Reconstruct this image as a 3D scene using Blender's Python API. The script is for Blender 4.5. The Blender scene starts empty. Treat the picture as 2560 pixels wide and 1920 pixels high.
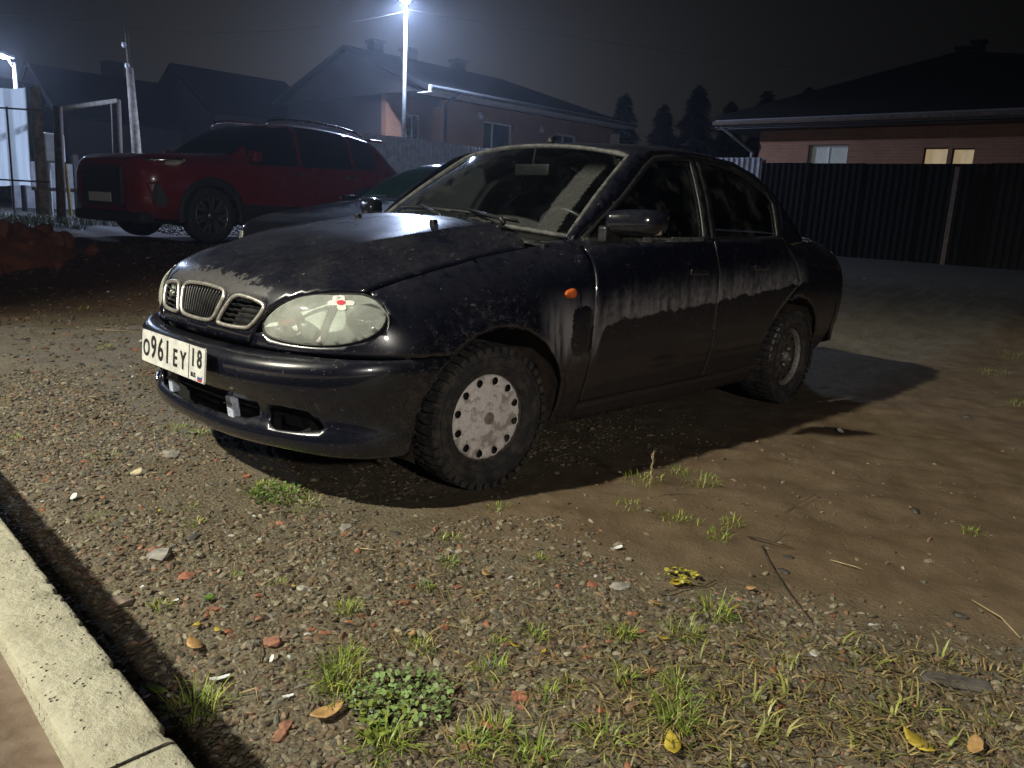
import bpy, bmesh, math, random
import numpy as np
from mathutils import Vector, Matrix
from mathutils.geometry import delaunay_2d_cdt
rnd = random.Random(7)
scn = bpy.context.scene
COL = scn.collection
R = math.radians

# ------------------------------------------------------------------ camera
cam_d = bpy.data.cameras.new('camera')
cam = bpy.data.objects.new('camera', cam_d)
COL.objects.link(cam)
def cam_axes(yaw, pitch, roll):
    f = Vector((math.cos(yaw)*math.cos(pitch), math.sin(yaw)*math.cos(pitch), -math.sin(pitch)))
    r = Vector((math.sin(yaw), -math.cos(yaw), 0)); u = r.cross(f)
    return f, r*math.cos(roll)+u*math.sin(roll), -r*math.sin(roll)+u*math.cos(roll)
CAM = Vector((-1.254, -2.908, 1.06))
_f, _r, _u = cam_axes(R(43.5), R(12.2), R(3.0))
cam.matrix_world = Matrix(((_r.x, _u.x, -_f.x, CAM.x), (_r.y, _u.y, -_f.y, CAM.y), (_r.z, _u.z, -_f.z, CAM.z), (0, 0, 0, 1)))
cam_d.sensor_width = 36.0
cam_d.lens = 36.0*2013/2560
cam_d.clip_start = 0.05
cam_d.clip_end = 2000
scn.camera = cam

# ------------------------------------------------------------------ world and exposure: an overcast night
wld = bpy.data.worlds.new('World'); scn.world = wld; wld.use_nodes = True
wn = wld.node_tree.nodes; wl = wld.node_tree.links
bg = wn['Background']
sky = wn.new('ShaderNodeTexSky'); sky.sky_type = 'NISHITA'; sky.sun_disc = False
sky.sun_elevation = R(5); sky.sun_rotation = R(38); sky.air_density = 1.0; sky.dust_density = 4.0; sky.altitude = 0
hsv = wn.new('ShaderNodeHueSaturation'); hsv.inputs['Saturation'].default_value = 0.18
wl.new(sky.outputs[0], hsv.inputs['Color']); wl.new(hsv.outputs[0], bg.inputs['Color'])
bg.inputs['Strength'].default_value = SKY_STRENGTH = 0.00078
vs = scn.view_settings
scn.display_settings.display_device = 'sRGB'
vs.view_transform = 'Standard'; vs.look = 'None'; vs.gamma = 1.0; vs.use_curve_mapping = False
vs.exposure = 0.0
LAMP_A, LAMP_B, LAMP_C, LAMP_P, HAZE = 7200.0, 5600.0, 650.0, 820.0, .0016
cy = scn.cycles
cy.use_denoising = True
cy.max_bounces = 5; cy.diffuse_bounces = 2; cy.glossy_bounces = 3; cy.transmission_bounces = 4; cy.transparent_max_bounces = 10; cy.volume_bounces = 0
cy.sample_clamp_indirect = 4.0; cy.caustics_reflective = False; cy.caustics_refractive = False
cy.use_light_tree = True

# ------------------------------------------------------------------ helpers
def mesh_obj(name, verts, faces, mat, parent=None, smooth=True, mats=None, midx=None, edges=()):
    me = bpy.data.meshes.new(name)
    me.from_pydata([tuple(map(float, v)) for v in verts], list(edges), [tuple(map(int, f)) for f in faces])
    if mats:
        for m in mats: me.materials.append(m)
        me.polygons.foreach_set('material_index', midx)
    elif mat is not None: me.materials.append(mat)
    if smooth: me.polygons.foreach_set('use_smooth', [True]*len(me.polygons))
    me.validate(); me.update()
    return link(name, me, parent)
def link(name, me, parent=None):
    o = bpy.data.objects.new(name, me); COL.objects.link(o)
    if parent is not None: attach(o, parent)
    return o
def attach(o, parent):
    o.parent = parent
    p = parent; m = Matrix.Identity(4)
    chain = []
    while p is not None: chain.append(p); p = p.parent
    for p in reversed(chain): m = m @ p.matrix_parent_inverse @ p.matrix_basis
    o.matrix_parent_inverse = m.inverted()
def tag(o, label=None, cat=None, group=None, kind=None):
    if label: o['label'] = label
    if cat: o['category'] = cat
    if group: o['group'] = group
    if kind: o['kind'] = kind
    return o
def thing(name, label, cat, loc=(0, 0, 0), group=None, rz=0):
    o = bpy.data.objects.new(name, None); COL.objects.link(o)
    o.empty_display_size = .1; o.location = loc; o.rotation_euler = (0, 0, rz)
    return tag(o, label, cat, group)
def copy_tree(o, parent=None):
    c = o.copy(); COL.objects.link(c)
    if parent is not None: c.parent = parent; c.matrix_parent_inverse = o.matrix_parent_inverse.copy()
    for ch in list(o.children): copy_tree(ch, c)
    return c
class MB:
    """collects plain shapes into one mesh"""
    def __init__(s): s.v = []; s.f = []
    def add(s, v, f):
        n = len(s.v); s.v += [tuple(map(float, a)) for a in v]; s.f += [tuple(int(i)+n for i in a) for a in f]; return s
    def box(s, a, b, M=None):
        (x0, y0, z0), (x1, y1, z1) = a, b
        v = [Vector(p) for p in ((x0,y0,z0),(x1,y0,z0),(x1,y1,z0),(x0,y1,z0),(x0,y0,z1),(x1,y0,z1),(x1,y1,z1),(x0,y1,z1))]
        if M is not None: v = [M @ p for p in v]
        return s.add(v, [(0,3,2,1),(4,5,6,7),(0,1,5,4),(1,2,6,5),(2,3,7,6),(3,0,4,7)])
    def tube(s, pts, r, n=8, closed=False, r2=None, caps=True):
        v, f = tube(pts, r, n, closed, r2, caps); return s.add(v, f)
    def lathe(s, prof, n=48, axis='y', c=(0, 0, 0), a0=0, a1=2*math.pi):
        v, f = lathe(prof, n, axis, c, a0, a1); return s.add(v, f)
    def obj(s, name, mat, parent=None, smooth=False): return mesh_obj(name, s.v, s.f, mat, parent, smooth)
def tube(pts, r, n=8, closed=False, r2=None, caps=True):
    P = [Vector(p) for p in pts]; m = len(P); v = []; f = []
    rr = r if hasattr(r, '__len__') else ([r]*m if r2 is None else [r+(r2-r)*i/(m-1) for i in range(m)])
    up = None
    for i, p in enumerate(P):
        a = P[(i-1) % m] if (closed or i > 0) else p; b = P[(i+1) % m] if (closed or i < m-1) else p
        t = (b-a).normalized()
        if up is None: up = Vector((0, 0, 1)) if abs(t.z) < .9 else Vector((1, 0, 0))
        s = t.cross(up).normalized(); up = s.cross(t).normalized()
        for k in range(n):
            a_ = 2*math.pi*k/n; v.append(p+(s*math.cos(a_)+up*math.sin(a_))*rr[i])
    for i in range(m if closed else m-1):
        for k in range(n):
            j = (i+1) % m; f.append((i*n+k, i*n+(k+1) % n, j*n+(k+1) % n, j*n+k))
    if caps and not closed:
        f.append(tuple(range(n-1, -1, -1))); f.append(tuple((m-1)*n+k for k in range(n)))
    return v, f
def lathe(prof, n=48, axis='y', c=(0, 0, 0), a0=0, a1=2*math.pi):
    full = abs(a1-a0-2*math.pi) < 1e-6; v = []; f = []; m = len(prof); nn = n if full else n+1
    for i in range(nn):
        a = a0+(a1-a0)*i/n; ca, sa = math.cos(a), math.sin(a)
        for r, h in prof:
            p = (r*ca, h, r*sa) if axis == 'y' else ((h, r*ca, r*sa) if axis == 'x' else (r*ca, r*sa, h))
            v.append((p[0]+c[0], p[1]+c[1], p[2]+c[2]))
    for i in range(n):
        j = (i+1) % nn
        for k in range(m-1): f.append((i*m+k, i*m+k+1, j*m+k+1, j*m+k))
    return v, f
def resample(P, d, closed=True):
    P = np.asarray(P, float); Q = np.vstack([P, P[:1]]) if closed else P; out = []
    for a, b in zip(Q[:-1], Q[1:]):
        L = np.linalg.norm(b-a); k = max(1, int(math.ceil(L/d)))
        out += [a+(b-a)*i/k for i in range(k)]
    if not closed: out.append(Q[-1])
    return np.array(out)
def smooth_closed(P, d, it=2):
    """rounds the corners of a closed outline (Chaikin) and resamples it"""
    P = np.asarray(P, float)
    for _ in range(it):
        Q = np.roll(P, -1, 0); P = np.stack([.75*P+.25*Q, .25*P+.75*Q], 1).reshape(-1, P.shape[1])
    return resample(P, d)
def inside(poly, pts):
    x, y = pts[:, 0], pts[:, 1]; r = np.zeros(len(pts), bool); P = np.asarray(poly); j = len(P)-1
    for i in range(len(P)):
        xi, yi = P[i]; xj, yj = P[j]
        c = ((yi > y) != (yj > y)) & (x < (xj-xi)*(y-yi)/(yj-yi+1e-15)+xi); r ^= c; j = i
    return r
def tri_panel(outline, step, holes=(), edge=None):
    """2-D outline -> (points, triangles) with a fine interior grid"""
    edge = edge or step
    O = resample(outline, edge); H = [resample(h, edge) for h in holes]
    lo, hi = O.min(0), O.max(0)
    gx = np.arange(lo[0]+step*.5, hi[0], step); gy = np.arange(lo[1]+step*.5, hi[1], step)
    G = np.stack(np.meshgrid(gx, gy), -1).reshape(-1, 2)
    G = G[inside(O, G)]
    for h in H: G = G[~inside(h, G)]
    allb = np.vstack([O]+H)
    keep = np.ones(len(G), bool)
    for k in range(0, len(G), 2000):
        d = np.min(np.hypot(G[k:k+2000, None, 0]-allb[None, :, 0], G[k:k+2000, None, 1]-allb[None, :, 1]), 1)
        keep[k:k+2000] = d > step*.45
    G = G[keep]
    V = np.vstack([allb, G]); E = []; n = 0
    for L in [O]+H:
        m = len(L); E += [(n+i, n+(i+1) % m) for i in range(m)]; n += m
    vo, eo, fo, *_ = delaunay_2d_cdt([Vector(p) for p in V], E, [], 0, 1e-7)
    V = np.array([tuple(p) for p in vo]); T = np.array([t for t in fo if len(t) == 3])
    c = V[T].mean(1); ok = inside(O, c)
    for h in H: ok &= ~inside(h, c)
    T = T[ok]
    a = V[T[:, 1]]-V[T[:, 0]]; b = V[T[:, 2]]-V[T[:, 0]]
    fl = (a[:, 0]*b[:, 1]-a[:, 1]*b[:, 0]) < 0; T[fl] = T[fl][:, ::-1]
    return V, T
def panel(name, P3, T, mat, parent, out_dir, thick=.012, smooth=True):
    """surface panel with its front turned to out_dir and a folded-in edge (solidified inwards)"""
    P3 = np.asarray(P3); a = P3[T[:, 1]]-P3[T[:, 0]]; b = P3[T[:, 2]]-P3[T[:, 0]]
    n = np.cross(a, b); ok = np.linalg.norm(n, axis=1) > 1e-12; T = T[ok]; n = n[ok]
    d = out_dir(P3[T].mean(1)) if callable(out_dir) else np.asarray(out_dir, float)
    if np.sum(n*d) < 0: T = T[:, ::-1]
    o = mesh_obj(name, P3, T, mat, parent, smooth)
    if thick:
        m = o.modifiers.new('thickness', 'SOLIDIFY'); m.thickness = thick; m.offset = -1
    return o
def bevel(o, w, seg=2, ang=30):
    m = o.modifiers.new('bevel', 'BEVEL'); m.width = w; m.segments = seg; m.limit_method = 'ANGLE'; m.angle_limit = R(ang)
    return o

# ------------------------------------------------------------------ materials
class NT:
    def __init__(s, name):
        s.m = bpy.data.materials.new(name); s.m.use_nodes = True; s.t = s.m.node_tree; s.n = s.t.nodes; s.l = s.t.links
        s.b = s.n['Principled BSDF']; s.out = s.n['Material Output']
    def node(s, t, **kw):
        n = s.n.new(t)
        for k, v in kw.items(): setattr(n, k, v)
        return n
    def put(s, sock, v):
        if isinstance(v, (int, float)): sock.default_value = v
        elif isinstance(v, (tuple, list)): sock.default_value = tuple(v)+((1,) if len(v) == 3 and sock.type == 'RGBA' else ())
        else: s.l.new(v, sock)
    def coord(s, w='Object'): return s.node('ShaderNodeTexCoord').outputs[w]
    def sep(s, v):
        n = s.node('ShaderNodeSeparateXYZ'); s.put(n.inputs[0], v); return n.outputs
    def comb(s, x, y, z):
        n = s.node('ShaderNodeCombineXYZ')
        for i, v in enumerate((x, y, z)): s.put(n.inputs[i], v)
        return n.outputs[0]
    def noise(s, vec, scale, detail=4, rough=.55, dist=0, out=0):
        n = s.node('ShaderNodeTexNoise'); s.put(n.inputs['Vector'], vec); n.inputs['Scale'].default_value = scale
        n.inputs['Detail'].default_value = detail; n.inputs['Roughness'].default_value = rough; n.inputs['Distortion'].default_value = dist
        return n.outputs[out]
    def vor(s, vec, scale, feature='F1', out='Distance', rand=1):
        n = s.node('ShaderNodeTexVoronoi', feature=feature); s.put(n.inputs['Vector'], vec); n.inputs['Scale'].default_value = scale
        n.inputs['Randomness'].default_value = rand
        return n.outputs[out]
    def math(s, op, a, b=None, c=None, clamp=False):
        n = s.node('ShaderNodeMath', operation=op); n.use_clamp = clamp; s.put(n.inputs[0], a)
        if b is not None: s.put(n.inputs[1], b)
        if c is not None: s.put(n.inputs[2], c)
        return n.outputs[0]
    def ss(s, v, a, b, x0=0., x1=1.):
        n = s.node('ShaderNodeMapRange', interpolation_type='SMOOTHSTEP'); s.put(n.inputs[0], v)
        s.put(n.inputs[1], a); s.put(n.inputs[2], b); s.put(n.inputs[3], x0); s.put(n.inputs[4], x1); return n.outputs[0]
    def mul(s, *a):
        r = a[0]
        for b in a[1:]: r = s.math('MULTIPLY', r, b)
        return r
    def mx(s, a, b): return s.math('MAXIMUM', a, b)
    def scale(s, v, sc):
        n = s.node('ShaderNodeVectorMath', operation='MULTIPLY'); s.put(n.inputs[0], v); s.put(n.inputs[1], sc); return n.outputs[0]
    def mix(s, f, a, b):
        n = s.node('ShaderNodeMix', data_type='RGBA'); s.put(n.inputs['Factor'], f); s.put(n.inputs[6], a); s.put(n.inputs[7], b); return n.outputs[2]
    def mixf(s, f, a, b):
        n = s.node('ShaderNodeMix', data_type='FLOAT'); s.put(n.inputs['Factor'], f); s.put(n.inputs[2], a); s.put(n.inputs[3], b); return n.outputs[0]
    def ramp(s, f, stops):
        n = s.node('ShaderNodeValToRGB'); s.put(n.inputs[0], f); e = n.color_ramp.elements
        while len(e) < len(stops): e.new(.5)
        for el, (p, c) in zip(e, stops): el.position = p; el.color = tuple(c)+((1,) if len(c) == 3 else ())
        return n.outputs[0]
    def bump(s, h, strength=.3, dist=.01, normal=None):
        n = s.node('ShaderNodeBump'); n.inputs['Strength'].default_value = strength; n.inputs['Distance'].default_value = dist
        s.put(n.inputs['Height'], h)
        if normal is not None: s.put(n.inputs['Normal'], normal)
        s.l.new(n.outputs[0], s.b.inputs['Normal']); return n.outputs[0]
    def set(s, **kw):
        for k, v in kw.items(): s.put(s.b.inputs[k.replace('_', ' ')], v)
        return s
MAT = {}
def simple(name, col, rough=.5, metal=0., noise=0., scale=20, **kw):
    """plain procedural material: colour broken up by noise"""
    t = NT(name); n = t.noise(t.coord(), scale, 5)
    f = t.ss(n, .3, .7)
    k = 1+noise; c2 = tuple(min(1, c*k) for c in col); c1 = tuple(c/k for c in col)
    t.set(Base_Color=t.mix(f, c1, c2), Roughness=t.mixf(f, max(.02, rough*.85), min(1, rough*1.12)), Metallic=metal, **kw)
    MAT[name] = t.m; return t.m
# ------------------------------------------------------------------ the black sedan's body as one smooth surface (x back, -y its left side)
def crspline(P,n=12):
    P=np.asarray(P,float); Q=np.vstack([2*P[0]-P[1],P,2*P[-1]-P[-2]]); out=[]
    for i in range(1,len(Q)-2):
        t=np.linspace(0,1,n,endpoint=False)[:,None]
        a,b,c,d=Q[i-1],Q[i],Q[i+1],Q[i+2]
        # centripetal-ish tangents scaled by chord
        L=np.linalg.norm(c-b)+1e-9; L0=np.linalg.norm(b-a)+1e-9; L1=np.linalg.norm(d-c)+1e-9
        m0=((b-a)/L0*L+(c-b))/2 if False else ((c-b)/L*L0+(b-a)/L0*L)/(L0+L)*L
        m1=((d-c)/L1*L+(c-b)/L*L1)/(L1+L)*L
        out.append((2*t**3-3*t**2+1)*b+(t**3-2*t**2+t)*m0+(-2*t**3+3*t**2)*c+(t**3-t**2)*m1)
    out.append(P[-1:]); return np.vstack(out)
def sst(a,b,x):
    t=np.clip((x-a)/(b-a),0,1); return t*t*(3-2*t)
ZB=.56
_prof=crspline([(.080,.50),(.080,.56),(.084,.60),(.098,.66),(.116,.710),(.150,.758),(.25,.820),(.45,.882),(.75,.943),(1.05,.992),(1.30,1.022),(1.6,1.08),(2.0,1.18),(2.6,1.20),(3.1,1.16),(3.4,1.07),(3.6,1.035),(3.9,1.010),(4.06,.995),(4.14,.960),(4.175,.88),(4.185,.65),(4.185,.50)])
_k=np.argmax(_prof[:,0]); _pf=_prof.copy(); _pf[:,0]=np.maximum.accumulate(_pf[:,0]+np.arange(len(_pf))*1e-7)
def Zt(xi): return np.interp(xi,_pf[:,0],_pf[:,1],left=.30,right=.30)
def Nf(y,D=.60,W=.845,n=2.4):
    r=np.clip(np.abs(y)/W,0,.9999); return D*(1-(1-r**n)**(1/n))
def Nr(y,D=.28,W=.84,n=3.6):
    r=np.clip(np.abs(y)/W,0,.9999); return D*(1-(1-r**n)**(1/n))
def Wx(x): return .838-.012*(1-sst(.3,1.2,x))-.035*sst(3.2,4.2,x)
def F(x,y,z):
    x,y,z=np.broadcast_arrays(np.asarray(x,float),np.asarray(y,float),np.asarray(z,float))
    xi=x-Nf(y)*(1-sst(.45,1.3,x))+Nr(y)*sst(3.3,4.0,x)
    W=Wx(x)
    q=2.4+1.6*sst(1.0,1.6,x)-.3*sst(3.1,3.6,x)
    p=5.0-1.0*sst(.3,.9,x)
    H=np.maximum(Zt(xi)-ZB,1e-4)
    up=(np.maximum(z-ZB,0)/H)**q
    lo=np.maximum(ZB-z,0)
    Wl=W*(1-.11*(lo/.4)**2.0)
    f=(np.abs(y)/np.where(z>ZB,W,Wl))**p+up-1
    f=np.where((xi<.0801)|(xi>4.1845),np.maximum(f,np.maximum((.0801-xi),xi-4.1845)*5+1e-6),f)
    return f
def project(o,d,t0,t1,fun=F,n=60):
    """first sign change of fun along o+t*d from t0 (outside) to t1 (inside); vectorised"""
    o=np.asarray(o,float); d=np.asarray(d,float)
    lo=np.full(len(o),t0,float); hi=np.full(len(o),t1,float)
    found=np.zeros(len(o),bool); prev=lo.copy()
    for s in np.linspace(t0,t1,n)[1:]:
        p=o+d*s; v=fun(p[:,0],p[:,1],p[:,2])<0
        new=v&~found; lo[new]=prev[new]; hi[new]=s; found|=v; prev[:]=s
    for _ in range(34):
        m=(lo+hi)/2; p=o+d*m[:,None]; v=fun(p[:,0],p[:,1],p[:,2])<0
        hi=np.where(v,m,hi); lo=np.where(v,lo,m)
    return o+d*hi[:,None],found
# bumper reference plan contour
_a=np.linspace(0,1,400)
def contour(D=.60,W=.835,n=2.4):
    th=np.linspace(0,np.pi/2,400)
    x=D*(1-np.cos(th)**(2/n)); y=W*np.sin(th)**(2/n)
    x=np.append(x,[.9]); y=np.append(y,[W])
    s=np.concatenate([[0],np.cumsum(np.hypot(np.diff(x),np.diff(y)))])
    return s,x,y
_cs,_cx,_cy=contour()
_ez=crspline([(.198,.100),(.208,.072),(.226,.052),(.252,.044),(.280,.047),(.300,.062),(.335,.064),(.372,.046),(.415,.020),(.455,.004),(.485,.000),(.515,.006),(.532,.022),(.542,.045),(.548,.070),(.551,.10)],8)
def bumper(t,z):
    """t signed arc length along the nose contour (negative = car's left), z height"""
    s=np.abs(t); x=np.interp(s,_cs,_cx); y=np.interp(s,_cs,_cy)
    x2=np.interp(s+.01,_cs,_cx); y2=np.interp(s+.01,_cs,_cy); x1=np.interp(np.maximum(s-.01,0),_cs,_cx); y1=np.interp(np.maximum(s-.01,0),_cs,_cy)
    tx,ty=x2-x1,y2-y1; L=np.hypot(tx,ty); nx,ny=-ty/L,tx/L   # outward: forward(-x) & sideways
    e=np.interp(z,_ez[:,0],_ez[:,1])
    k=1-.75*sst(.45,.95,s)          # the profile flattens towards the wheel arch
    e=e*k
    return np.stack([x-nx*e,(y-ny*e)*np.where(np.asarray(t)<0,-1.,1.),np.asarray(z)+0*s],-1)
def Yg(x,z): 
    h=z-.97
    return .800-.38*h-.40*h*np.abs(h)-.040*((x-2.3)/1.1)**2-.10*np.clip((2.05-x)/.65,0,1)**2
def Fg(x,y,z): return np.abs(y)-Yg(x,z)
# ------------------------------------------------------------------ lie of the land
_tab = np.random.RandomState(3).rand(256, 256)
def vnoise(x, y):
    xi, yi = np.floor(x).astype(int), np.floor(y).astype(int); fx, fy = x-xi, y-yi
    fx = fx*fx*(3-2*fx); fy = fy*fy*(3-2*fy); g = lambda a, b: _tab[a & 255, b & 255]
    return (g(xi, yi)*(1-fx)+g(xi+1, yi)*fx)*(1-fy)+(g(xi, yi+1)*(1-fx)+g(xi+1, yi+1)*fx)*fy
def fbm(x, y, o=4, s=.5):
    r = 0; a = 1; t = 0
    for k in range(o): r = r+a*(vnoise(x*2**k+17*k, y*2**k+5*k)-.5); t += a; a *= s
    return r/t*2
DX, DY = math.cos(R(43.5)), math.sin(R(43.5))
def depth(x, y): return (x-CAM.x)*DX+(y-CAM.y)*DY
def mudmask(x, y):
    """1 on the bare trodden mud to the right, 0 on the stony verge"""
    d = (x-.95)*.30+(-1.62-y)*-.0+(x-.75+.55*(y+1.9))*.9      # line through the weeds by the wheel
    return sst(-.30, .30, d+.45*fbm(x*1.7, y*1.7, 4))*sst(-.6, -1.1, y)
def zg(x, y, fine=True):
    x = np.asarray(x, float); y = np.asarray(y, float); D = depth(x, y)
    z = .43*sst(7.0, 10.2, D)
    near = 1-sst(9, 14, D)
    car = np.exp(-(np.clip(np.abs(x-2.1)-2.1, 0, 9)/.5)**2)*np.exp(-(np.clip(np.abs(y)-.8, 0, 9)/.25)**2)
    z = z+(.030*fbm(x*.55, y*.55, 3))*near*(1-car)+.05*fbm(x*.12, y*.12, 2)*sst(9, 16, D)
    if fine: z = z+near*(.016*fbm(x*3.1, y*3.1, 3)*(1-.7*car)+.007*fbm(x*19, y*19, 2)+.010*mudmask(x, y)*fbm((x*.8+y*.6)*9, (x*-.6+y*.8)*2.2, 3))
    # the soil dips along the foot of the kerb
    z = z-.035*np.exp(-((x+.62)/.16)**2)*(y < 3)
    return z-.004*car
def axis(lo, f0, f1, hi, step, g=1.16):
    a = list(np.arange(f0, f1+1e-6, step)); s = step; v = f1
    while v < hi: s *= g; v += s; a.append(v)
    s = step; v = f0; b = []
    while v > lo: s *= g; v -= s; b.append(v)
    return np.array(b[::-1]+a)
gx, gy = axis(-500, -1.1, 6.4, 700, .028), axis(-500, -3.3, 7.6, 700, .028)
GX, GY = np.meshgrid(gx, gy, indexing='ij'); GZ = zg(GX, GY); nx_, ny_ = GX.shape
def fast_mesh(name, V, F4, mat, parent=None, smooth=True, col=None, n=4):
    V = np.asarray(V, np.float32).reshape(-1, 3); F4 = np.asarray(F4, np.int32).reshape(-1, n); me = bpy.data.meshes.new(name)
    me.vertices.add(len(V)); me.vertices.foreach_set('co', V.ravel()); me.loops.add(F4.size); me.loops.foreach_set('vertex_index', F4.ravel())
    me.polygons.add(len(F4)); me.polygons.foreach_set('loop_start', np.arange(0, F4.size, n, dtype=np.int32))
    try: me.polygons.foreach_set('loop_total', np.full(len(F4), n, np.int32))
    except Exception: pass
    me.polygons.foreach_set('use_smooth', np.full(len(F4), smooth))
    if mat: me.materials.append(mat)
    if col is not None:
        a = me.color_attributes.new('tint', 'FLOAT_COLOR', 'POINT'); c = np.ones((len(V), 4), np.float32); c[:, :3] = col; a.data.foreach_set('color', c.ravel())
    me.update(calc_edges=True); return link(name, me, parent)
idx = np.arange(nx_*ny_).reshape(nx_, ny_); F4 = np.stack([idx[:-1, :-1], idx[1:, :-1], idx[1:, 1:], idx[:-1, 1:]], -1).reshape(-1, 4)
def ground_material():
    t = NT('wet_earth'); c = t.coord(); X, Y, Z = t.sep(c)
    n0 = t.noise(c, .9, 5, .6); n1 = t.noise(c, 5, 6, .62); n2 = t.noise(c, 38, 5, .65); n3 = t.noise(c, 150, 3, .6)
    d = t.math('ADD', t.mul(t.math('SUBTRACT', X, .95), .30), t.mul(t.math('ADD', t.math('SUBTRACT', X, .75), t.mul(t.math('ADD', Y, 1.9), .55)), .9))
    mud = t.mul(t.ss(t.math('ADD', d, t.mul(t.math('SUBTRACT', n1, .5), .9)), -.30, .34), t.ss(Y, -.6, -1.1))
    verge = t.mix(t.ss(n1, .32, .70), (.086, .068, .040), (.142, .118, .076)); verge = t.mix(t.mul(t.ss(n2, .5, .72), .6), verge, (.175, .150, .100)); gv = t.sep(t.vor(c, 95, out='Color')); ge = t.ss(t.vor(c, 95), .35, .75); grit = t.mix(gv[0], (.068, .052, .034), (.20, .175, .128)); verge = t.mix(t.mul(t.ss(gv[1], .35, .5), .75, t.math('SUBTRACT', 1.0, t.mul(ge, .7))), verge, grit); verge = t.mix(t.mul(t.ss(t.noise(c, 2.3, 4), .55, .72), .5), verge, (.060, .046, .032))
    mudc = t.mix(t.ss(n1, .3, .7), (.108, .076, .047), (.150, .110, .072)); mudc = t.mix(t.mul(t.ss(n2, .60, .74), .55), mudc, (.070, .050, .030)); mudc = t.mix(t.mul(t.ss(t.vor(c, 17), .16, .07), t.ss(n1, .45, .6), .8), mudc, (.035, .026, .016))
    col = t.mix(mud, verge, mudc)
    far = t.ss(t.math('ADD', t.mul(X, .725), t.mul(Y, .688)), 4.4, 6.4)      # ground further off painted near-black, as it lies unlit
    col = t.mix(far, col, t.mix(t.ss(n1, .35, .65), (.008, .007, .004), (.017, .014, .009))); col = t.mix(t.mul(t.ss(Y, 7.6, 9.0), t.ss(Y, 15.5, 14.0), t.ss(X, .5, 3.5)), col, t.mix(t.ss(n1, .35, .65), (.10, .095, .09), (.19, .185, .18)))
    red = t.mul(t.ss(t.math('ADD', Y, t.mul(n0, 1.5)), 4.6, 5.8), t.ss(t.math('ADD', Y, t.mul(n0, 2)), 11.5, 9.5), t.ss(X, 9, 6))
    col = t.mix(t.mul(red, .8), col, (.085, .040, .022))
    t.set(Base_Color=col, Roughness=t.mixf(mud, t.mixf(n1, .55, .9), t.mixf(n1, .34, .62)), Specular_IOR_Level=.4)
    h = t.math('ADD', t.mul(n2, .7), t.mul(n3, .35)); h = t.math('SUBTRACT', h, t.mul(t.vor(c, 95), t.mixf(mud, .6, .1))); t.bump(h, .65, .012); return t.m
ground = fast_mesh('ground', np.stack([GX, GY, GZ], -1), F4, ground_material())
tag(ground, kind='structure')
# concrete kerb: three cast lengths, chipped along the edge
def concrete_material():
    t = NT('weathered_concrete'); c = t.coord(); n1 = t.noise(c, 7, 6, .6); n2 = t.noise(c, 45, 5, .65); p = t.vor(c, 85); pits = t.mul(t.ss(p, .30, .12), t.ss(t.noise(c, 23, 3), .50, .62))
    col = t.mix(t.ss(n1, .3, .7), (.34, .32, .235), (.47, .45, .355)); col = t.mix(t.mul(t.ss(n1, .56, .70), .45), col, (.34, .335, .20)); col = t.mix(t.mul(t.ss(n2, .55, .75), .5), col, (.24, .22, .175)); col = t.mix(t.mul(pits, .8), col, (.12, .10, .08))
    t.set(Base_Color=col, Roughness=.9); t.bump(t.math('SUBTRACT', t.mul(n2, .8), t.mul(pits, 1.2)), .9, .012); return t.m
CONC = concrete_material()
kerb = thing('kerb', None, None, (-.88, -1.5, 0)); tag(kerb, kind='structure')
for (y0, y1) in ((-5.2, -1.86), (-1.852, .9), (.908, 4.6)):
    ys = np.arange(y0, y1, .012); ys = np.append(ys, y1); prof = [(-.126, .0), (-.126, .220), (-.1255, .271), (-.122, .2745), (-.09, .275), (-.06, .2755), (-.012, .275), (-.004, .273), (0, .267), (0, .12), (0, -.10)]
    V = []
    for yy in ys:
        for i, (a, b) in enumerate(prof):
            k = .0018*float(fbm(np.array([yy*9+i*3.1]), np.array([i*1.7]), 3)[0]); ch = 0
            if i in (7, 8): ch = max(0, float(fbm(np.array([yy*55.]), np.array([3.3]), 3)[0])-.18)*.018
            V.append((-.770+.045*(yy+.77)+a-ch*(i >= 7)-(k if a > -.1 else 0), yy, b+k-ch*.7))
    m_ = len(prof); F = [(i*m_+j, i*m_+j+1, (i+1)*m_+j+1, (i+1)*m_+j) for i in range(len(ys)-1) for j in range(m_-1)]
    F += [tuple(range(m_)), tuple(range(len(ys)*m_-1, (len(ys)-1)*m_-1, -1))]
    mesh_obj('kerb_length', V, F, CONC, kerb)
# trodden yard behind the kerb
def yard_material():
    t = NT('brown_yard_paving'); c = t.coord(); n = t.noise(c, 11, 6, .62); n2 = t.noise(c, 70, 4)
    t.set(Base_Color=t.mix(t.ss(n, .35, .68), (.12, .082, .058), (.19, .145, .11)), Roughness=t.mixf(n, .35, .7)); t.bump(n2, .35, .006); return t.m
ya = np.append(np.arange(-9, -1.21, .06), np.arange(-1.21, -.85, .03)); yb = np.arange(-9, 5, .06); YX, YY = np.meshgrid(ya, yb, indexing='ij'); YX = YX+.045*(YY+.77)*np.clip((YX+1.25)/.3, 0, 1)
YZ = .232+.006*fbm(YX*4, YY*4, 3); ii = np.arange(YX.size).reshape(YX.shape)
tag(fast_mesh('yard', np.stack([YX, YY, YZ], -1), np.stack([ii[:-1, :-1], ii[1:, :-1], ii[1:, 1:], ii[:-1, 1:]], -1), yard_material()), kind='structure')
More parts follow.
